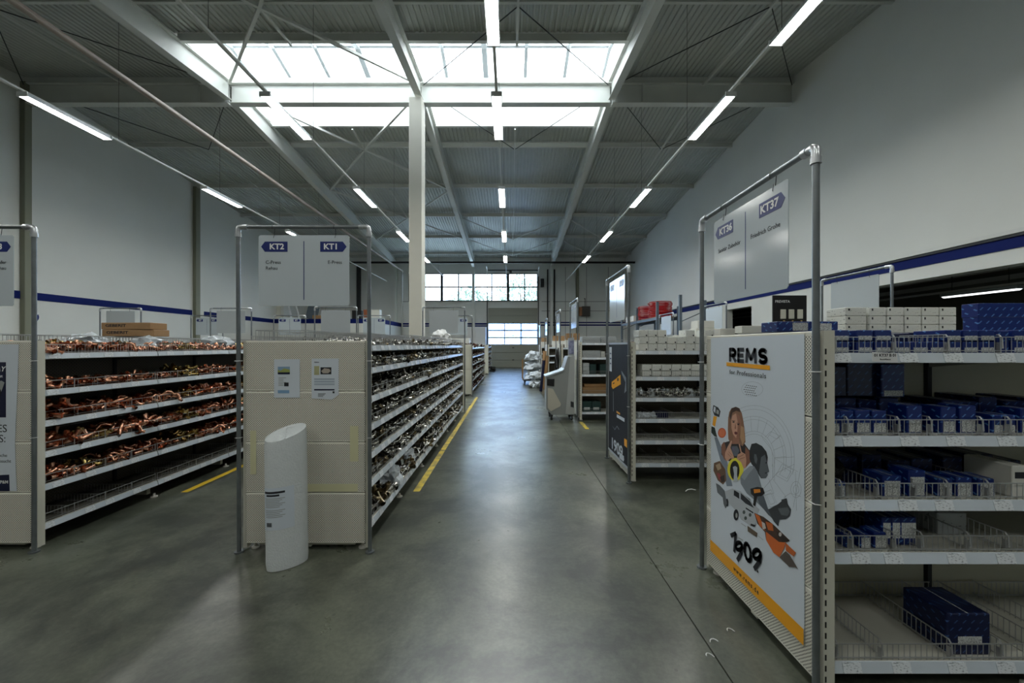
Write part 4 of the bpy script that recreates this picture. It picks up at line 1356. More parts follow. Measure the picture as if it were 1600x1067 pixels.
# label sheet following the curved front
def sheet_on_roll(a0, a1, z0, z1, off=.002, n=10):
    m = MB()
    vs, fs = [], []
    for i in range(n + 1):
        a = a0 + (a1 - a0) * i / n
        la, sa = .140 + off, .080 + off
        ex, ey = math.copysign(abs(math.cos(a)) ** .9, math.cos(a)) * la, math.sin(a) * sa
        c, s_ = math.cos(.72), math.sin(.72)
        x, y = ex * c - ey * s_, ex * s_ + ey * c
        for z in (z0, z1):
            t_ = z / .97
            vs.append((x - .02 * t_, y + .012 * t_, z))
    for i in range(n):
        fs.append((2 * i, 2 * i + 2, 2 * i + 3, 2 * i + 1))
    m.add(vs, fs)
    return m
A0, A1 = PI * 1.02, PI * 1.56
lbl = sheet_on_roll(A0, A1, .30, .60).build('paper_label', mat('label_paper', rgb(206, 216, 226), .5), rl, smooth=True)
sheet_on_roll(A0 + .12, A1 - .35, .56, .575, .003).build('heading_line', M_ink, lbl)
sheet_on_roll(A0 + .3, A1 - .6, .54, .553, .003).build('heading_line', M_ink, lbl)
for i in range(11):
    z_ = .522 - i * .012 - (.012 if i > 5 else 0)
    sheet_on_roll(A0 + .2, A1 - .35 - .12 * (i % 3), z_, z_ + .0045, .003).build('text_line', M_kiosk, lbl)
for i in range(7):
    a_ = A0 + .3 + i * .055
    sheet_on_roll(a_, a_ + (.03 if i % 2 else .042), .325, .355, .003, 1).build('barcode_bar', M_ink, lbl)

# ------------------------------------------------------------------ fittings on the shelves
def f_elbow(r=.011, R_=.022, ln=.014, n=7):
    m = MB()
    pts = [(-R_ - ln, 0, 0), (-R_, 0, 0)] + [(-R_ + R_ * math.sin(a), 0, R_ - R_ * math.cos(a)) for a in (PI * .17, PI * .33, PI * .5)] + [(0, 0, R_ + ln)]
    return m.tube(pts, [r * 1.15, r, r, r, r, r * 1.15], n, cap=False)
def f_elbow45(r=.012):
    return MB().tube([(-.034, 0, 0), (-.016, 0, 0), (.004, 0, .006), (.02, 0, .02), (.032, 0, .032)], [r * 1.2, r, r, r, r * 1.2], 7, cap=False)
def f_coupling(r=.012):
    return MB().tube([(-.028, 0, 0), (-.006, 0, 0), (-.004, 0, 0), (.004, 0, 0), (.006, 0, 0), (.028, 0, 0)], [r, r, r * .86, r * .86, r, r], 8, cap=False)
def f_tee(r=.011):
    m = MB().tube([(-.034, 0, 0), (-.02, 0, 0), (.02, 0, 0), (.034, 0, 0)], [r * 1.15, r, r, r * 1.15], 7, cap=False)
    return m.tube([(0, 0, 0), (0, 0, .02), (0, 0, .032)], [r, r, r * 1.15], 7, cap=False)
def f_bend(r=.0095):
    return MB().tube([(-.055, 0, 0), (-.035, 0, 0), (-.02, 0, .024), (0, 0, .034), (.02, 0, .024), (.035, 0, 0), (.055, 0, 0)], r, 6, cap=False)
def f_press(r=.012):
    m = MB().tube([(-.036, 0, 0), (-.032, 0, 0), (-.028, 0, 0), (-.018, 0, 0), (.0, 0, .006), (.01, 0, .022), (.01, 0, .032), (.01, 0, .036), (.01, 0, .04)], [r, r * 1.3, r * 1.3, r, r, r, r, r * 1.3, r], 7, cap=False)
    return m
KINDS_ = [('copper_elbow', f_elbow), ('copper_bend', f_elbow45), ('copper_coupling', f_coupling), ('copper_tee', f_tee), ('copper_crossover', f_bend)]
KINDS_S = [('steel_elbow', f_press), ('steel_bend', f_elbow45), ('steel_coupling', f_coupling), ('steel_tee', f_tee)]

def slots_for(x0, x1, y0, y1, z, dens, h, seed, big=1.0, skip=None):
    rs = np.random.RandomState(seed)
    out = []
    n = int((x1 - x0) * (y1 - y0) * dens)
    ymods = rs.uniform(.35, 1.0, size=60)
    smods = rs.uniform(.8, 1.3, size=60)
    for _ in range(n):
        x, y = rs.uniform(x0, x1), rs.uniform(y0, y1)
        b = int((y - y0) / .26) % 60
        if skip and skip(b, y):
            continue
        hh = h * ymods[b]
        out.append((x, y, z + .012 + rs.uniform(.15, 1) * hh, b, smods[b] * big, rs.uniform(-.5, .5), rs.uniform(-.5, .5), rs.uniform(0, 6.28), rs.randint(0, 1000)))
    return out

def spread_goods(items, kinds, m, n_single, label, cat, group, stuff_name, stuff_label, stuff_cat, m2=None, levels_z=()):
    items.sort(key=lambda t: t[1] * 1.0 + abs(t[2] - 1.2) * .3 - t[0] * .9 * (1 if m is M_steel else -.0) - t[0] * (.9 if m is not M_steel else 0))
    meshes = []
    for nme, fn in kinds:
        me = fn().mesh(nme, m)
        me.shade_smooth()
        meshes.append(me)
    arr = [(np.array([v.co[:] for v in me.vertices]), [tuple(p.vertices) for p in me.polygons]) for me in meshes]
    for it in items[:n_single]:
        k = (it[3] * 7 + it[8] % 2) % len(kinds)
        o = bpy.data.objects.new(kinds[k][0], meshes[k])
        COL.objects.link(o)
        o.location = it[:3]
        o.rotation_euler = (it[5] + (PI / 2 if it[8] % 3 else 0), it[6], it[7])
        o.scale = (it[4],) * 3
        lv = sorted(levels_z, key=lambda q: abs(q + .05 - it[2]))[0]
        lvl = sorted(levels_z, reverse=True).index(lv)
        tag(o, label % (kinds[k][0].split('_')[1], ORD[lvl]), cat, group)
    for part in range(2):
        vs, fs, off = [], [], 0
        for it in items[n_single:]:
            if (it[3] % 4 == 1) != bool(part):
                continue
            k = (it[3] * 7 + it[8] % 2) % len(kinds)
            v, f = arr[k]
            Rm = np.array(Euler((it[5] + (PI / 2 if it[8] % 3 else 0), it[6], it[7])).to_matrix())
            vs.append((v * it[4]) @ Rm.T + np.array(it[:3]))
            fs += [tuple(i + off for i in q) for q in f]
            off += len(v)
        if not vs:
            continue
        me = bpy.data.meshes.new(stuff_name)
        me.from_pydata(np.concatenate(vs).tolist(), [], fs)
        me.materials.append(m if not part else (m2 or m))
        me.shade_smooth()
        me.update()
        o = link(stuff_name, me)
        tag(o, stuff_label + (', duller lots' if part else ''), stuff_cat, None, 'stuff')

def mound(x0, x1, y0, y1, z, h, seed):
    """bumpy bed of goods that fills a shelf up to the visible layer"""
    m = MB()
    rs = np.random.RandomState(seed)
    nx, ny = 5, max(2, int((y1 - y0) / .06))
    vs = []
    hm = rs.uniform(.2, .8, size=200)
    for j in range(ny + 1):
        y = y0 + (y1 - y0) * j / ny
        for i in range(nx + 1):
            x = x0 + (x1 - x0) * i / nx
            e = 0 if i in (0, nx) or j in (0, ny) else 1
            vs.append((x, y, z + .002 + e * h * hm[int((y - y0) / .26)] * rs.uniform(.5, 1)))
    fs = [(j * (nx + 1) + i, j * (nx + 1) + i + 1, (j + 1) * (nx + 1) + i + 1, (j + 1) * (nx + 1) + i) for j in range(ny) for i in range(nx)]
    m.add(vs, fs)
    return m

cop, ste = [], []
bedB, bedA = MB(), MB()
xB1, xB0 = -4.245 + .455, -4.245 + .06
for i, z in enumerate(L6):
    zz_ = z + .022
    if i == 0:
        cop += slots_for(xB0, xB1, 6.4, 9.3, zz_, 420, .05, 50 + i)
        bedB.add(*(lambda q: (q.v, q.f))(mound(xB0, xB1, 6.4, 9.3, zz_, .04, i)))
        continue
    cop += slots_for(xB0 + (.12 if i < 5 else 0), xB1, 3.15, 9.35, zz_, 560, .09 if i < 5 else .075, 50 + i, 1.2 if i > 3 else 1.55)
    bedB.add(*(lambda q: (q.v, q.f))(mound(xB0, xB1 - .01, 3.15, 9.35, zz_, .05, i)))
cop += slots_for(-4.245 - .44, -4.245 - .06, 3.15, 8.0, L6[-1] + .022, 300, .09, 71)
tag(bedB.build('fitting_bed', M_copper_dark), 'lower layer of copper fittings filling the shelf bins', 'fittings', None, 'stuff')
xA1, xA0 = -1.615 + .455, -1.615 + .06
for i, z in enumerate(L7):
    zz_ = z + .022
    ste += slots_for(xA0 + (.12 if i < 6 else 0), xA1, 3.15, 9.35, zz_, 560 if i else 330, .09 if i < 6 else .05, 80 + i, 1.15 + (.45 if i == 0 else .2 if i == 1 else 0))
    bedA.add(*(lambda q: (q.v, q.f))(mound(xA0, xA1 - .01, 3.15, 9.35, zz_, .05, 20 + i)))
ste += slots_for(-1.615 - .44, -1.615 - .06, 3.6, 9.3, L7[-1] + .022, 300, .05, 99)
tag(bedA.build('fitting_bed', M_heap), 'lower layer of steel fittings filling the shelf bins', 'fittings', None, 'stuff')
spread_goods(cop, KINDS_, M_copper, 290, 'small shiny copper pipe %s lying loose in the %s bin row from the top', 'pipe fitting', 'loose copper fittings in the shelf bins',
             'copper_fittings', 'mass of small copper pipe fittings farther back on the copper shelf', 'fittings', M_brass, L6)
spread_goods(ste, KINDS_S, M_steel, 290, 'small silvery press-fit pipe %s lying loose in the %s bin row from the top', 'pipe fitting', 'loose steel fittings in the shelf bins',
             'steel_fittings', 'mass of small steel pipe fittings farther back on the steel shelf', 'fittings', mat('bronze', rgb(150, 136, 108), .3, 1.0, .4, 40), L7)
# sparse goods on the second-row shelving
far = []
for i, z in enumerate(L6):
    far += slots_for(-1.72 + .1, -1.72 + .455, 12.6, 18.6, z + .022, 160, .08, 130 + i, 1.7)
    far += slots_for(-1.72 + .1, -1.72 + .455, 22.0, 25.7, z + .022, 100, .08, 140 + i, 1.7)
spread_goods(far, KINDS_, M_copper_dark, 0, '%s', '', '', 'shelf_goods', 'small dark fittings on the second-row shelving', 'fittings', M_steel)
far = []
for i, z in enumerate(L6[1:]):
    far += slots_for(-4.35 + .1, -4.35 + .455, 12.6, 17.0, z + .022, 60, .08, 150 + i, 1.7)
for (xc, y0_, y1_, s_) in ((-6.95, 3.4, 9.4, 160), (-9.7, 3.4, 9.4, 161)):
    far += slots_for(xc - .42, xc + .42, y0_, y1_, L6[-1] + .022, 130, .12, s_, 1.5)
spread_goods(far, KINDS_, M_steel, 0, '%s', '', '', 'shelf_goods', 'loose goods on top of the shelving near the logo wall', 'fittings', M_copper)

# wire baskets on the shelving tops
def basket_mesh(w_, d_, h_):
    m = MB()
    nx, ny = int(w_ / .034), int(d_ / .034)
    for i in range(nx + 1):
        x = -w_ / 2 + w_ * i / nx
        for y in (-d_ / 2, d_ / 2):
            m.bar((x, y, 0), (x, y, h_), .0026)
        m.bar((x, -d_ / 2, .002), (x, d_ / 2, .002), .0022)
    for j in range(1, ny):
        y = -d_ / 2 + d_ * j / ny
        for x in (-w_ / 2, w_ / 2):
            m.bar((x, y, 0), (x, y, h_), .0026)
    for z in (.003, h_ * .5, h_):
        t_ = .006 if z == h_ else .0035
        m.bar((-w_ / 2, -d_ / 2, z), (w_ / 2, -d_ / 2, z), t_)
        m.bar((-w_ / 2, d_ / 2, z), (w_ / 2, d_ / 2, z), t_)
        m.bar((-w_ / 2, -d_ / 2, z), (-w_ / 2, d_ / 2, z), t_)
        m.bar((w_ / 2, -d_ / 2, z), (w_ / 2, d_ / 2, z), t_)
    return m
def basket(label, x, y, z, w_, d_, h_=.1, rz=0, group=None):
    k = ('bk', w_, d_, h_)
    o = inst('wire_basket', k, lambda: basket_mesh(w_, d_, h_), M_wire, None, (x, y, z), (0, 0, rz))
    return tag(o, label, 'basket', group)
zt = L7[-1] + .023
for i in range(13):
    y = 3.38 + i * .47
    for sx in (-1, 1):
        basket('zinc wire basket on the steel shelf top, %s from its near end, %s side' % (ORD[i], 'aisle' if sx > 0 else 'inner'),
               -1.615 + sx * .235, y, zt, .43, .44, .12 if (sx < 0 or i > 2) else .10, 0, 'wire baskets on the steel fittings shelf')
zt = L6[-1] + .023
for i in range(13):
    y = 3.38 + i * .47
    basket('zinc wire basket on top of the copper fittings shelf, %s from its near end' % ORD[i], -4.245 - .235, y, zt, .43, .44, .16, 0, 'wire baskets on the copper fittings shelf')
for i in range(12):
    for xc, nmm in ((-6.95, 'third shelving run'), (-9.7, 'shelving by the logo wall')):
        basket('wire basket on top of the %s, %s from its near end' % (nmm, ORD[i]), xc + .2, 3.7 + i * .5, L6[-1] + .023, .43, .46, .13, 0, 'wire baskets on the hidden shelving tops')

# crumpled clear bags
def bag(label, x, y, z, sx, sy, sz, seed, m=M_film, name='plastic_bag', cat='bag'):
    import bmesh
    from mathutils import noise
    bm = bmesh.new()
    bmesh.ops.create_icosphere(bm, subdivisions=3, radius=1)
    for v in bm.verts:
        n_ = noise.noise(v.co * 2.1 + Vector((seed, 0, 0))) * .45 + noise.noise(v.co * 5 + Vector((0, seed, 0))) * .22
        v.co = v.co * (1 + n_)
        if v.co.z < -.35:
            v.co.z = -.35 + (v.co.z + .35) * .12
        v.co = Vector((v.co.x * sx, v.co.y * sy, (v.co.z + .42) * sz))
    me = bpy.data.meshes.new(name)
    bm.to_mesh(me)
    bm.free()
    me.materials.append(m)
    o = link(name, me, None, (x, y, z))
    return tag(o, label, cat)
zt = L6[-1] + .023
bag('crumpled clear plastic bag on the wire baskets in front of the brown cartons', -4.42, 4.05, zt + .06, .17, .14, .09, 1)
bag('clear plastic bag lying beside the brown cartons', -4.02, 4.3, zt + .02, .13, .12, .10, 2)
bag('clear bag on the shelving top under the blank sign beside the pole', -4.1, 5.4, zt + .02, .22, .16, .12, 3)
bag('white plastic bag on top of the steel fittings shelf near the white pillar', -1.35, 7.6, L7[-1] + .03, .18, .16, .2, 4, M_white)
bag('clear film bag with pipe ends on the lowest shelf beside the aisle', -1.23, 4.0, .19, .10, .17, .15, 5)
bag('crumpled clear bag farther along the lowest shelf', -1.25, 4.75, .19, .09, .16, .10, 6)

# ------------------------------------------------------------------ cartons
def carton(name, label, x, y, z, w_, d_, h_, m, stick=None, rz=0, group=None, cat='box', lid=False, open_=False, bar=False, stick_m=None):
    """x, y: middle of the front edge (facing -y), z: underside"""
    t = thing(name, label, cat, (x, y, z), rz, group)
    w2, d2, h2 = round(w_, 3), round(d_, 3), round(h_, 3)
    inst('carton', ('ca', w2, d2, h2), lambda: MB().bbox(-w2 / 2, w2 / 2, 0, d2, 0, h2, min(.004, h2 * .06)), m, t)
    if stick:
        a, b, c, e = stick
        inst('sticker', ('st', w2, h2, stick), lambda: MB().box(-w2 / 2 + w2 * a, -w2 / 2 + w2 * b, -.001, .0, h2 * c, h2 * e), stick_m or M_sticker, t)
    if lid:
        inst('lid', ('lid', w2, d2, h2), lambda: MB().bbox(-w2 / 2 - .003, w2 / 2 + .003, -.003, d2 + .003, h2 * .72, h2 + .003, .003), m, t)
    inst('tape_seam', ('ts', w2, d2, h2), lambda: MB().box(-.002, .002, .004, d2 - .004, h2, h2 + (.0035 if lid else .0006)), M_sticker if m is not M_brown else M_tan, t)
    return t

bl = M_bluebox
def row(shelf_word, z, y, xs, ws, hs, d_, m=bl, layer=1, stick=(.1, .92, .08, .48), grp=None, start=0, gap=.004, what='blue carton with white label'):
    grp = grp or 'blue cartons on the %s' % shelf_word
    for i, x in enumerate(xs):
        w_ = ws[i % len(ws)] if isinstance(ws, (list, tuple)) else ws
        h_ = hs[i % len(hs)] if isinstance(hs, (list, tuple)) else hs
        zz2 = z
        for l in range(layer if isinstance(layer, int) else layer[i]):
            carton('blue_carton' if m in (M_bluebox, M_bluebox_dk) else 'carton',
                   '%s, %s, %s from the upright%s' % (what, shelf_word, ORD[(start + i) % 20], ('', ', second layer')[min(l, 1)]),
                   x, y, zz2, w_, d_, h_, m, stick, 0, grp)
            zz2 += h_ + .003
ZT = L5[-1] + .0235
YF = 1.815
def X1(u):
    return (u - 797) / F * 1.83
row('poster rack top shelf', ZT, YF + .02, [X1(u) for u in (1316, 1353, 1382, 1411, 1440, 1466)], [.082, .078, .08, .078, .08, .07], .052, .15, layer=[2, 2, 2, 1, 1, 1])
row('poster rack top shelf middle', ZT, YF + .02, [X1(u) for u in (1492, 1519, 1545)], .074, .052, .15, layer=2)
row('poster rack top shelf', ZT, YF + .022, [X1(u) for u in (1570,)], .06, .105, .15, stick=None, what='blue carton without label')
row('poster rack top shelf end', ZT, YF + .02, [X1(u) for u in (1597, 1625, 1655)], .074, .052, .15, layer=2)
row('poster rack top shelf', ZT, 2.0, [1.55, 1.66, 1.80, 1.95, 2.10, 2.24], [.10, .11, .12, .11], [.09, .1, .095], .18, m=M_bluebox_dk, stick=None, what='dark blue carton of the rear row')
# long blue carton lying on top at the post
t = carton('blue_carton', 'long blue carton lying across the wire basket above the poster, white labels on its side', 1.76, 2.30, ZT + .115, .36, .15, .062, M_bluebox, (.25, .5, .12, .88))
inst('sticker', 'lg2', lambda: MB().box(.07, .14, -.001, 0, .01, .05), M_sticker, t)
for i in range(3):
    basket('zinc wire basket on the poster rack under the long blue carton' if i == 0 else 'wire basket on the poster rack, %s from the long blue carton' % ORD[i - 1], 1.70 + i * .42, 2.44, ZT, .40, .24, .11, 0, 'wire baskets on the poster rack')
# big blue cartons at the frame edge
carton('blue_carton', 'largest blue carton on the top shelf, its lid slanting up', 2.63, 2.06, ZT, .30, .075, .255, M_bluebox, lid=True)
# white cartons with fine print stacked behind
for l in range(5):
    for i in range(6):
        w_ = .14 if i == 0 else .112
        x = 2.36 + (0 if i == 0 else .03 + i * .118)
        if l == 0 and i == 0:
            x += .02
        carton('white_carton', 'small white printed carton behind the blue cartons, %s in the %s layer up' % (ORD[i], ORD[l]),
               x - .03 + (.014 if l == 1 else 0), 2.62, ZT + l * .0585 + .0005, w_, .16, .0565, M_whitebox, (.12, .2, .6, .85), 0, 'white printed cartons on the poster rack', stick_m=M_ink)
for i in range(5):
    basket('zinc wire basket in front of the white printed cartons, %s from the blank hanging sign' % ORD[i], 2.15 + i * .27, 2.50, ZT, .25, .14, .075, 0, 'wire baskets before the white cartons')
# white plain cartons on the far edge above the poster
wp = [(1.60, 2.72, .0, .16, .10), (1.50, 2.70, .1015, .10, .05), (1.78, 2.72, 0, .15, .12), (1.72, 2.72, .1215, .22, .05)]
for i, (x, y, dz, w_, h_) in enumerate(wp):
    carton('white_carton', 'plain white carton above the far edge of the white poster, %s' % ('lowest and largest', 'small one on the largest', 'under the flat one', 'flat one on top')[i], x, y - .02, ZT + dz, w_, .09, h_, M_whiteplain)

# second shelf
z2 = L5[3] + .0235
def X2(u):
    return (u - 797) / F * 1.85
row('poster rack second shelf', z2, YF + .03, [X2(u) for u in (1303, 1322, 1347, 1373)], [.05, .066, .07, .068], [.105, .11, .112, .11], .1)
row('poster rack second shelf middle', z2, YF + .03, [X2(u) for u in (1428, 1481, 1511, 1558, 1577)], [.072, .072, .078, .05, .05], [.135, .128, .135, .09, .09], .1)
row('poster rack second shelf end', z2, YF + .03, [X2(u) for u in (1605, 1633, 1660, 1700)], .07, [.12, .1, .12], .1)
row('poster rack second shelf', z2, 2.0, [1.53, 1.63, 1.73, 1.84, 1.95, 2.06, 2.17, 2.27, 2.36, 2.46, 2.6, 2.7], [.09, .095, .10], [.155, .135, .15, .14, .15, .12, .11, .14, .13], .22, m=M_bluebox_dk, stick=None, what='dark blue carton of the rear row')
carton('blue_carton', 'blue carton with label standing on the pile on the second shelf, frontmost', 1.97, 2.0, z2 + .155, .12, .12, .17, M_bluebox, (.1, .9, .03, .2))
carton('blue_carton', 'tall dark blue carton topping the pile on the second shelf', 1.86, 2.03, z2 + .155, .20, .12, .20, M_bluebox_dk)
carton('blue_carton', 'dark blue carton beside the tallest one on the second shelf', 1.70, 2.03, z2 + .155, .11, .12, .155, M_bluebox_dk)
# third shelf
z3 = L5[2] + .0235
row('poster rack third shelf', z3, YF + .03, [X2(u) for u in (1309, 1393, 1432, 1476, 1505, 1540)], [.07, .09, .08, .07, .075, .075], [.07, .10, .125, .085, .09, .085], .11, stick=(.08, .9, .05, .75))
row('poster rack third shelf', z3, 2.02, [1.75, 1.88, 2.02, 2.14, 2.30, 2.45, 2.6], [.11, .1, .12], [.14, .15, .12, .13], .2, m=M_bluebox_dk, stick=None, what='dark blue carton of the rear row')
carton('white_carton', 'small white carton on the third shelf near the edge of the picture'.replace(' near the edge of the picture', ', next to the second divider'), X2(1588), YF + .02, z3, .075, .2, .15, M_whiteplain, (.15, .85, .6, .8), stick_m=M_ink)
bag('glossy black bag folded behind the bins on the third shelf', 1.62, 2.08, z3, .12, .12, .14, 8, mat('black_film', rgb(24, 22, 18), .2, bump=.8, bscale=20))
# fourth shelf
z4 = L5[1] + .0235
row('poster rack fourth shelf', z4, YF + .03, [X2(u) for u in (1327, 1351, 1374)], [.035, .05, .06], [.06, .065, .075], .08, stick=(.1, .95, .05, .8))
for i, u in enumerate((1397, 1412, 1426, 1437)):
    carton('blue_carton', 'upright blue carton with tall white label, %s of four on the fourth shelf' % ORD[i], X2(u) - .01, YF + .06, z4, .044, .1, .135, M_bluebox, (.1, .9, .25, .8), 0, 'upright blue cartons on the fourth shelf')
row('poster rack fourth shelf', z4, 2.05, [1.62, 1.74, 1.86], .1, [.1, .12], .16, m=M_bluebox_dk, stick=None, what='dark blue carton of the rear row')
carton('flat_carton', 'grey flat carton leaning back on the fourth shelf', 2.25, 1.98, z4, .15, .28, .11, M_greybox)
# base shelf
z5 = L5[0] + .0235
carton('blue_carton', 'big dark blue carton alone between wire dividers on the lowest shelf', 2.175, 1.845, z5, .205, .21, .195, M_bluebox_dk, (.25, .8, .25, .45))
def divider_mesh():
    m = MB()
    for i in range(20):
        y = .02 + i * .44 / 19
        m.bar((0, y, 0), (0, y, .085), .0026)
    for z in (.012, .085):
        m.bar((0, .01, z), (0, .47, z), .005)
    m.tube([(0, .012, .085), (0, 0, .07), (0, -.004, .02)], .0035, 6)
    m.box(-.004, .004, .004, .02, 0, .05)
    return m
divs = {0: (1.53, 1.74, 2.065, 2.30, 2.51, 2.72), 1: (1.60, 1.80, 1.93, 2.15, 2.33), 2: (1.55, 1.72, 1.90, 2.05, 2.24), 3: (1.58, 1.82, 1.97, 2.21, 2.34), 4: (1.52, 1.8, 2.05, 2.3)}
for li, xs_ in divs.items():
    for x in xs_:
        # children of the rack: convert world position to its local frame
        inst('wire_divider', 'r1div', divider_mesh, M_wire, gR1, (-(1.82 - 2.31) , x - (RX + .02), L5[li] + .0235), (0, 0, PI / 2))
def backfence():
    m = MB()
    for i in range(38):
        y = .015 + i * .97 / 37
        m.bar((.035, y, 0), (.035, y, .085), .0024)
    for z in (.01, .085):
        m.bar((.035, .01, z), (.035, .99, z), .005)
    return m
for k in (0, 1):
    inst('rear_fence', 'rf', backfence, M_wire, gR1, (0, .03 + k, z5))
# torn ticket holder on the top rail
t = thing('handwritten_ticket', 'bent paper ticket reading KT37 clipped to the top shelf rail', 'ticket', (1.70, 1.762, 1.548))
MB().prism([(-.06, 0), (.055, -.004), (.05, .038), (-.062, .044)], -.001, 0, 'y').build('paper', M_white, t)
text('01 KT37 B 01', .018, M_ink, t, (-.002, -.0012, .028), align='CENTER', bold=.0004)
text('Bestelldaten', .010, M_ink, t, (-.002, -.0012, .010), align='CENTER')

# ------------------------------------------------------------------ white carton rack (second run)
YW = 4.6
def XW(u, Y=4.66):
    return (u - 797) / F * Y
zw = [v + .0235 for v in (.2, .47, .727, .977, 1.227, 1.537)]
for l in range(3):
    for i in range(9):
        if l == 2 and i in (3, 4, 6):
            continue
        x = XW(1004) + i * .112 + (.008 if l == 1 else 0)
        carton('white_carton', 'white carton topping the dark poster rack, %s row up, %s from its upright' % (ORD[l], ORD[i]),
               x, YW + .035, zw[5] + l * .083, .108, .2, .08, M_whitebox if (i + l) % 4 else M_whiteplain, (.78, .92, .1, .3), 0, 'white cartons on top of the dark poster rack', stick_m=M_ink)
for l in range(2):
    for i in range(8):
        x = XW(1010) + i * .118
        carton('white_carton', 'white carton on the dark poster rack upper shelf, %s row, %s from its upright' % (('lower', 'upper')[l], ORD[i]),
               x, YW + .04, zw[4] + l * .073, .112, .2, .07, M_whitebox, (.8, .92, .1, .3), 0, 'white cartons on the upper shelf of the dark poster rack', stick_m=M_ink)
tops = [(1.95, .0, .30, .16, .13), (2.35, .0, .24, .16, .14), (2.62, 0, .28, .2, .12), (2.62, .1215, .26, .2, .11), (2.62, .233, .22, .2, .10), (3.05, 0, .3, .2, .15)]
for i, (x, dz, w_, d_, h_) in enumerate(tops):
    carton('white_carton', 'large plain white carton behind the small ones, %s' % ('next to the dark poster', 'below the red coils', 'bottom of the three-high stack', 'middle of the three-high stack', 'top of the three-high stack', 'behind the tall grey pole')[i],
           x, 5.2, zw[5] + dz + .06, w_, d_, h_, M_whiteplain)
# mid shelves: mixed small bags
sm = slots_for(XW(995), XW(1097) + .1, YW + .06, YW + .3, zw[3], 900, .09, 300, 1.1)
spread_goods(sm, KINDS_S, M_steel, 0, '%s', '', '', 'bagged_parts', 'loose silvery parts on the middle shelf of the dark poster rack', 'parts', M_red)
for i in range(5):
    bag('small clear bag of parts, middle shelf of dark poster rack, %s from its upright' % ORD[i], XW(1003) + i * .15, YW + .14, zw[3], .06, .06, .07, 20 + i)
carton('blue_box', 'small deep blue box on the fourth shelf of the dark poster rack', XW(1034), YW + .05, zw[2], .15, .12, .075, M_navy)
for i in range(3):
    bag('small clear bag beside the deep blue box, %s' % ('at the shelf end', 'in the middle', 'touching the box')[i], XW(1000) + i * .085, YW + .1, zw[2], .05, .06, .05, 30 + i)
# display board with tap handles
t = thing('display_board', 'black display board with three small brass samples behind the blue cartons', 'display', (3.56, 4.95, zw[5]))
MB().bbox(-.215, .215, 0, .02, 0, .70, .003).build('board', M_black, t)
for i, x in enumerate((-.09, .015, .125)):
    b = MB().bbox(x - .035, x + .035, -.012, 0, .40, .52, .004).build('sample_plate', M_cream, t)
    MB().tube([(x, -.02, .38), (x, -.02, .33), (x - .02, -.02, .30)], .014, 8).build('sample_valve', M_brass, t)
    MB().tube([(x - .045, -.02, .29), (x + .035, -.02, .31)], .016, 8).build('sample_valve', M_brass, t)
text('PREVISTA', .045, M_white, t, (-.19, -.001, .62), bold=.0006)

# ------------------------------------------------------------------ silver and green box rack
YS = 8.44
def XS(u):
    return (u - 797) / F * 8.5
z6 = [v + .0235 for v in (.156, .55, .97, 1.34, 1.655)]
for i, (u0, u1, zi, h_, m, nm_, lab) in enumerate((
    (909, 938, 4, .14, M_greybox, 'silver_carton', 'long silver carton on top of the rack behind the grey terminal'),
    (938.5, 962, 4, .14, M_greybox, 'silver_carton', 'second silver carton on top, behind the dark poster frame'),
    (909, 938, 3, .15, M_greybox, 'silver_carton', 'silver carton on the second shelf behind the grey terminal'),
    (938.5, 945, 3, .13, M_whitebox, 'white_carton', 'narrow white carton beside the silver one'),
    (910, 920.5, 2, .08, M_greybox, 'silver_carton', 'lowest of three small silver cartons on the third shelf'),
    (921, 931, 2, .22, M_greenbox, 'green_carton', 'dark green carton in the middle of the third shelf'),
    (937, 952, 2, .22, M_greenbox, 'green_carton', 'wide dark green carton on the third shelf, partly hidden by the pole'),
    (910, 950, 1, .14, M_tan, 'long_carton', 'long tan carton on the fourth shelf behind the grey terminal'),
    (910, 924, 0, .22, M_greenbox, 'green_carton', 'dark carton with white label on the lowest shelf, next to the upright'),
    (924.5, 938.5, 0, .22, M_greenbox, 'green_carton', 'dark carton with white label on the lowest shelf, farther from the upright'))):
    x0, x1 = XS(u0), XS(u1)
    carton(nm_, lab, (x0 + x1) / 2, YS + .03, z6[zi], x1 - x0 - .006, .3, h_, m, (.15, .8, .2, .45) if zi == 0 else None)
carton('silver_carton', 'middle of three small silver cartons on the third shelf', (XS(910) + XS(920.5)) / 2, YS + .03, z6[2] + .083, .14, .3, .08, M_greybox)
carton('silver_carton', 'upper of three small silver cartons on the third shelf', (XS(910) + XS(920.5)) / 2, YS + .03, z6[2] + .166, .14, .3, .08, M_greybox)
carton('long_carton', 'second long tan carton lying on the first one', XS(931), YS + .08, z6[1] + .143, .5, .22, .06, M_tan)

# brown cartons on the rear shelving tops
for i, (x, y, w_) in enumerate(((1.70, 11.2, .16), (1.92, 11.2, .16), (1.72, 14.7, .20), (1.98, 14.7, .18), (1.45 + .12, 18.1, .22))):
    carton('brown_carton', 'small brown carton on rear shelving, %s' % ('first on the hose shelving', 'second on the hose shelving', 'first above the cardboard tubes', 'second above the cardboard tubes', 'above the wrapped bales')[i],
           x, y, 1.785 if i < 2 else 1.80, w_, .2, .19, M_brown)
    carton('white_carton', 'pale carton carrying a brown one, %s' % ('first on the hose shelving', 'second on the hose shelving', 'first above the cardboard tubes', 'second above the cardboard tubes', 'above the wrapped bales')[i],
           x, y - .02, 1.56, w_ + .03, .26, .222 if i < 2 else .237, M_whiteplain)

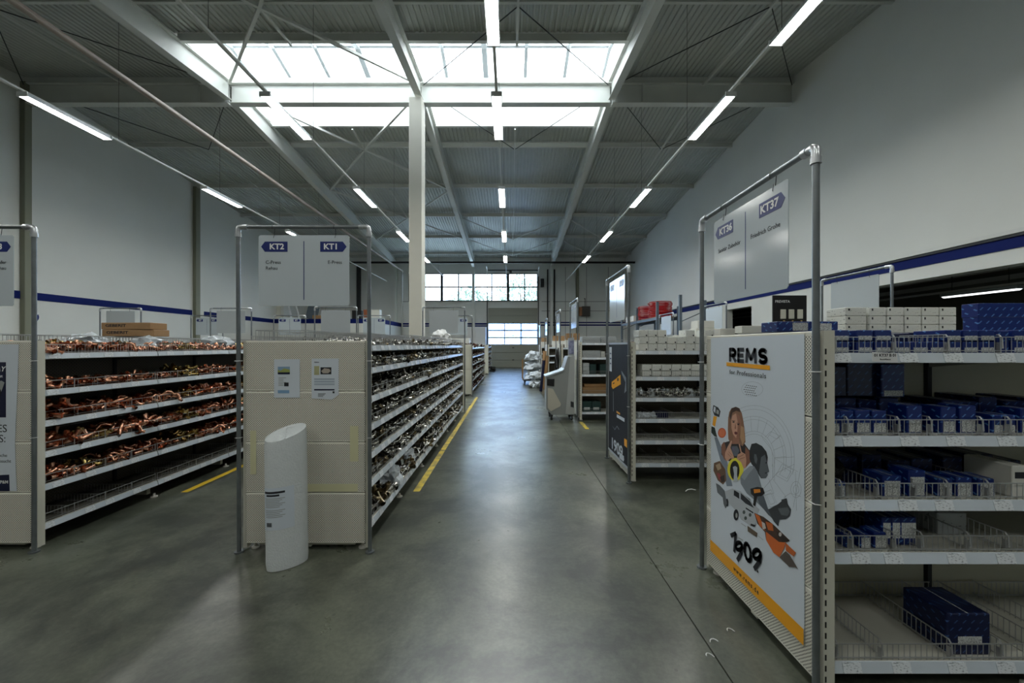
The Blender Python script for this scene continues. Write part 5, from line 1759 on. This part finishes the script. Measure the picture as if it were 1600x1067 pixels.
# long brown cartons on the copper shelving
for i, (x, z, rz, w_) in enumerate(((-4.245, L6[-1] + .19, .03, .56), (-4.27, L6[-1] + .267, -.03, .56))):
    t = carton('brown_carton', ('lower', 'upper')[i] + ' long brown carton with dark lettering on the copper fittings shelf', x, 4.32, z, w_, .21, .074, M_brown, None, rz)
    text('GEBERIT', .042, M_ink, t, (-.23, -.0014, .04), bold=.001, sx=1.5)

# ------------------------------------------------------------------ grey terminal
kt = thing('service_terminal', 'grey floor-standing terminal with slanted tray and brochure holder', 'terminal', (0, 8.42, 0))
prof = [(.785, .25), (.90, .125), (1.395, .125), (1.395, 1.40), (1.25, 1.385), (1.165, 1.12), (1.12, 1.055), (.80, .96), (.79, .74)]
MB().prism(prof, 0, .46, 'y').build('body', M_kiosk, kt)
MB().prism([(.855, .70), (.93, .68), (1.10, .36), (1.085, .31), (.88, .20), (.815, .28), (.815, .70)], -.012, 0, 'y').build('side_panel', M_kiosk_lt, kt)
MB().prism([(.77, .93), (1.13, 1.06), (1.17, 1.10), (1.165, 1.125), (1.12, 1.085), (.765, .965)], -.03, .49, 'y').build('tray', M_signback, kt)
MB().prism([(.80, .76), (.95, .74), (.96, .90), (.80, .90)], -.014, -.0, 'y').build('gap_shade', M_black, kt)  # flat black patch paints the shade of the gap under the tray
MB().prism([(1.20, .14), (1.395, .14), (1.395, 1.39), (1.30, 1.385)], -.008, 0, 'y').build('side_panel', mat('terminal_light', rgb(176, 180, 178), .4), kt)
for (x, y) in ((.90, .05), (.90, .41), (1.34, .05), (1.34, .41)):
    MB().tube([(x - .02, y, .05), (x + .02, y, .05)], .048, 12).build('castor', M_black, kt)
    MB().box(x - .03, x + .03, y - .02, y + .02, .08, .127).build('castor_fork', M_dark, kt)
bh = MB().prism([(1.26, 1.40), (1.39, 1.40), (1.39, 1.80), (1.26, 1.78)], .02, .05, 'y').build('brochure_holder', M_signback, kt)
MB().prism([(1.27, 1.44), (1.38, 1.44), (1.38, 1.74), (1.27, 1.72)], .01, .019, 'y').build('brochure', mat('brochure', rgb(170, 176, 206), .3, 0, .9, 12, var2=rgb(90, 90, 130)), bh)
MB().prism([(1.31, .30), (1.375, .28), (1.375, .40), (1.31, .42)], -.02, -.009, 'y').build('wire_holder', M_dark, kt)

# hoses hanging on a shelving end
for i, (y, z) in enumerate(((11.25, 1.25), (11.7, 1.05))):
    m = MB()
    for q in range(2):
        pts = [(RX - .02 - .02 * q, y + .17 * math.cos(a), z + (.30 - .04 * q) * math.sin(a)) for a in [PI * k / 9 for k in range(-9, 10)]]
        m.tube(pts, .017, 7)
    tag(m.build('hose', M_black, smooth=True), 'black hose loop hanging on the shelving end, %s' % ('closer to the grey terminal', 'farther from the grey terminal')[i], 'hose')

# cardboard tubes leaning and dark blue roll
for i, (x, y, m, r_, h_, lab) in enumerate(((1.22, 14.55, M_brown, .07, 1.42, 'tall brown cardboard tube leaning at the shelving end'),
                                       (1.30, 14.3, M_tan, .05, 1.25, 'shorter tan cardboard tube leaning at the shelving end'),
                                       (1.12, 13.7, M_navy, .05, 1.1, 'dark blue roll leaning before the cardboard tubes'))):
    o = MB().tube([(x - .05 * i * .4, y, .004 + r_ * .1), (x + .08, y + .04, h_)], r_, 12).build('cardboard_tube' if i < 2 else 'blue_roll', m, smooth=True)
    tag(o, lab, 'tube')

# platform trolley with wrapped bales
tr = thing('platform_trolley', 'low orange-posted trolley under the wrapped bales near the roller door', 'trolley', (.95, 16.6, 0))
MB().bbox(-.4, .4, -.5, .5, .16, .20, .01).build('platform', M_dark, tr)
for (x, y) in ((-.33, -.4), (.33, -.4), (-.33, .4), (.33, .4)):
    MB().tube([(x - .02, y, .075), (x + .02, y, .075)], .07, 12).build('wheel', M_black, tr)
    MB().box(x - .035, x + .035, y - .015, y + .015, .1, .16).build('wheel_fork', M_dark, tr)
for x in (-.42,):
    for y in (-.45, .45):
        MB().tube([(x, y, .18), (x, y, 1.05)], .018, 7).build('post', M_tan, tr)
for i in range(3):
    bag('bale of pale insulation wrapped in clear film, %s of the trolley stack' % ('bottom', 'middle', 'top')[i], .98, 16.6, .205 + i * .40, .34, .42, .27, 40 + i, M_film, 'wrapped_bale', 'bale')
bag('pale film-wrapped bale on the floor in front of the trolley', 1.02, 15.2, .0, .28, .34, .24, 44, M_film, 'wrapped_bale', 'bale')
bag('second film-wrapped bale lying on the one in front of the trolley', 1.02, 15.2, .34, .27, .33, .2, 45, M_film, 'wrapped_bale', 'bale')
bag('small dark bundle on the floor by the roller door', -1.15, 24.5, 0, .25, .25, .22, 46, M_black, 'dark_bundle', 'bundle')

# pallet rack along the wall with red pipe coils
rk = thing('pallet_rack', 'grey-blue pallet rack along the wall carrying red pipe coils', 'rack', (6.3, 0, 0))
for y in (14.4, 16.65, 19.3, 21.9):
    for x in (0, .9):
        MB().box(x - .05, x + .05, y - .04, y + .04, 0.02, 3.5 if x == 0 else 3.3).build('upright', M_rack, rk)
        MB().box(x - .08, x + .08, y - .07, y + .07, 0, .02).build('foot_plate', M_rack, rk)
    for z in (.6, 1.6, 2.5):
        MB().bar((0, y, z), (.9, y, z + .4), .03).build('diagonal', M_rack, rk)
for (a, b) in ((16.65, 19.3), (19.3, 21.9)):
    for x in (0, .9):
        MB().box(x - .03, x + .03, a + .04, b - .04, 2.72, 2.84).build('beam', M_rack, rk)
        MB().box(x - .03, x + .03, a + .04, b - .04, 1.2, 1.32).build('beam', M_rack, rk)
    MB().box(-.03, .93, a + .04, b - .04, 2.84, 2.86).build('deck', M_tan, rk)
def coil(label, x, y, z, r_, n, seed):
    m = MB()
    rs = np.random.RandomState(seed)
    for k in range(n):
        rr2 = r_ * (1 - .04 * (k % 2)) + rs.uniform(-.02, .02)
        ox, oy = rs.uniform(-.02, .02, 2)
        pts = [(ox + rr2 * math.cos(a), oy + rr2 * math.sin(a), .025 + k * .053) for a in [2 * PI * i / 22 for i in range(23)]]
        m.tube(pts, .0185, 6, cap=False)
    return tag(m.build('pipe_coil', M_red, None, (x, y, z), smooth=True), label, 'coil')
coil('large coil of red plastic pipe lying flat on the pallet rack, lower one', 6.75, 17.5, 2.862, .52, 6, 1)
coil('large coil of red plastic pipe lying on the lower large coil', 6.75, 17.5, 3.17, .50, 8, 2)
coil('smaller coil of red plastic pipe behind the large coils', 6.6, 18.7, 2.862, .42, 12, 3)
for i in range(4):
    carton('brown_carton', 'brown carton under the pallet rack deck, %s from the near upright' % ORD[i], 6.55, 19.5 + i * .5, 1.322, .4, .4, .5, M_brown)
for i in range(3):
    carton('white_carton', 'white carton on the pallet rack deck beyond the coils, %s' % ORD[i], 6.5, 20.0 + i * .5, 2.862, .3, .35, .3, M_whiteplain)

# unit heater on the back wall
h = thing('unit_heater', 'dark louvred unit heater with brown side hanging on the back wall', 'heater', (5.45, YB - .5, 3.75))
MB().bbox(-.25, .35, 0, .4, 0, .72, .02).build('housing', mat('heater_dark', rgb(70, 66, 60), .5), h)
MB().box(-.42, -.25, .02, .38, .04, .66).build('side_box', mat('heater_brown', rgb(140, 90, 50), .6), h)
for k in range(7):
    MB().bar((-.2, -.012, .08 + k * .09), (.3, -.012, .08 + k * .09), .03, .02).build('louvre', M_dark, h)
MB().box(-.02, .02, .18, .22, .72, 1.3).build('bracket', M_dark, h)
MB().box(-.02, .02, .18, .485, 1.28, 1.32).build('bracket', M_dark, h)

# things on top of the low store room
zst = 3.272
st = [('leaning_panel', 'narrow white panel leaning on the store room roof', 'panel', -13.9, 24.75, .12, 1.3, M_white, .25), ('leaning_panel', 'second narrow white panel leaning on the store room roof', 'panel', -13.4, 24.75, .10, 1.2, M_white, .3),
      ('leaning_panel', 'grey framed panel leaning on the store room roof', 'panel', -12.7, 24.8, .75, 1.25, M_rack, -.2)]
for nme, lab, cat, x, y, w_, h_, m, tl in st:
    t = thing(nme, lab, cat, (x, y, zst + .03))
    o = MB().bbox(-w_ / 2, w_ / 2, -.02, .02, 0, h_, .008).build('board', m, t)
    o.rotation_euler = (-.12, -tl, 0)
for i, (x, w_, h_, m, lab) in enumerate(((-12.0, .7, .25, M_brown, 'flat brown carton on the store room roof'), (-11.0, .9, .3, M_tan, 'tan carton on the store room roof'),
                                 (-11.1, .5, .28, M_whiteplain, 'white box on the tan carton on the store room roof'), (-9.6, .55, .55, M_black, 'black box on the store room roof, seen beside the grey pole'),
                                 (-8.95, .4, .6, mat('rust_box', rgb(150, 84, 50), .6), 'rust-brown box on the store room roof'), (-8.45, .6, .6, M_whiteplain, 'white cabinet on the corner of the store room roof'))):
    carton('carton', lab, x, 24.3, zst + (.303 if i == 2 else 0), w_, .4, h_, m)
# cabinets beside the roller door
cbn = thing('white_cabinet', 'tall white cabinet beside the roller door', 'cabinet', (-2.45, YB - .95, 0))
MB().bbox(-.72, .72, 0, .6, .05, 2.95, .012).build('body', M_white, cbn)
for x in (-.70, .02):
    d = MB().bbox(x, x + .68, -.02, 0, .1, 2.9, .008).build('door', M_white, cbn)
    MB().box(x + (.60 if x < 0 else .04), x + (.62 if x < 0 else .06), -.045, -.02, 1.3, 1.5).build('handle', M_dark, d)
MB().box(-.72, .72, .02, .58, 0, .05).build('plinth', M_dark, cbn)
hb = thing('pallet_box', 'pale horizontal carton board beyond the second-row shelving', 'box', (-2.7, 20.6, 0))
MB().bbox(-.55, .55, 0, .8, .12, 2.0, .01).build('carton', M_whiteplain, hb)
for x in (-.45, 0, .45):
    MB().box(x - .05, x + .05, 0, .8, 0, .12).build('skid', M_tan, hb)

# floor markings and bits
for i, (x, y0_, y1_, lab) in enumerate(((-1.04, 4.32, 6.0, 'yellow floor line along the main aisle, near piece'), (-1.04, 6.05, 12.2, 'yellow floor line along the main aisle, long far piece'),
                                   (-3.60, 4.30, 10.5, 'yellow floor line in the side aisle by the copper fittings'), (1.50, 7.55, 8.25, 'short worn yellow floor line before the silver box rack'))):
    tag(MB().box(x - .037, x + .037, y0_, y1_, .0, .0022).build('floor_line', M_yellow2 if i == 2 else M_yellow), lab, 'floor line')
for i, (x, y, s_) in enumerate(((1.24, 2.20, 1), (1.12, 2.12, -1), (1.03, 2.02, 1))):
    pts = [(x + s_ * .03 * math.cos(a) * (1 - .2 * a), y + .022 * math.sin(a * 1.3), .004 + .003 * a) for a in [k * .5 for k in range(6)]]
    tag(MB().tube(pts, .0028, 5).build('plastic_scrap', M_white), 'white plastic scrap on the floor beside the white poster, %s' % ('biggest curl', 'middle snippet', 'smallest snippet')[i], 'scrap')
pts = [(RX - .045, 2.86, .56), (RX - .07, 2.87, .562), (RX - .095, 2.88, .555), (RX - .11, 2.885, .54)]
tag(MB().tube(pts, .003, 5).build('cable_tie', M_white), 'loose white cable tie tail sticking out from the far pole of the white poster', 'cable tie')
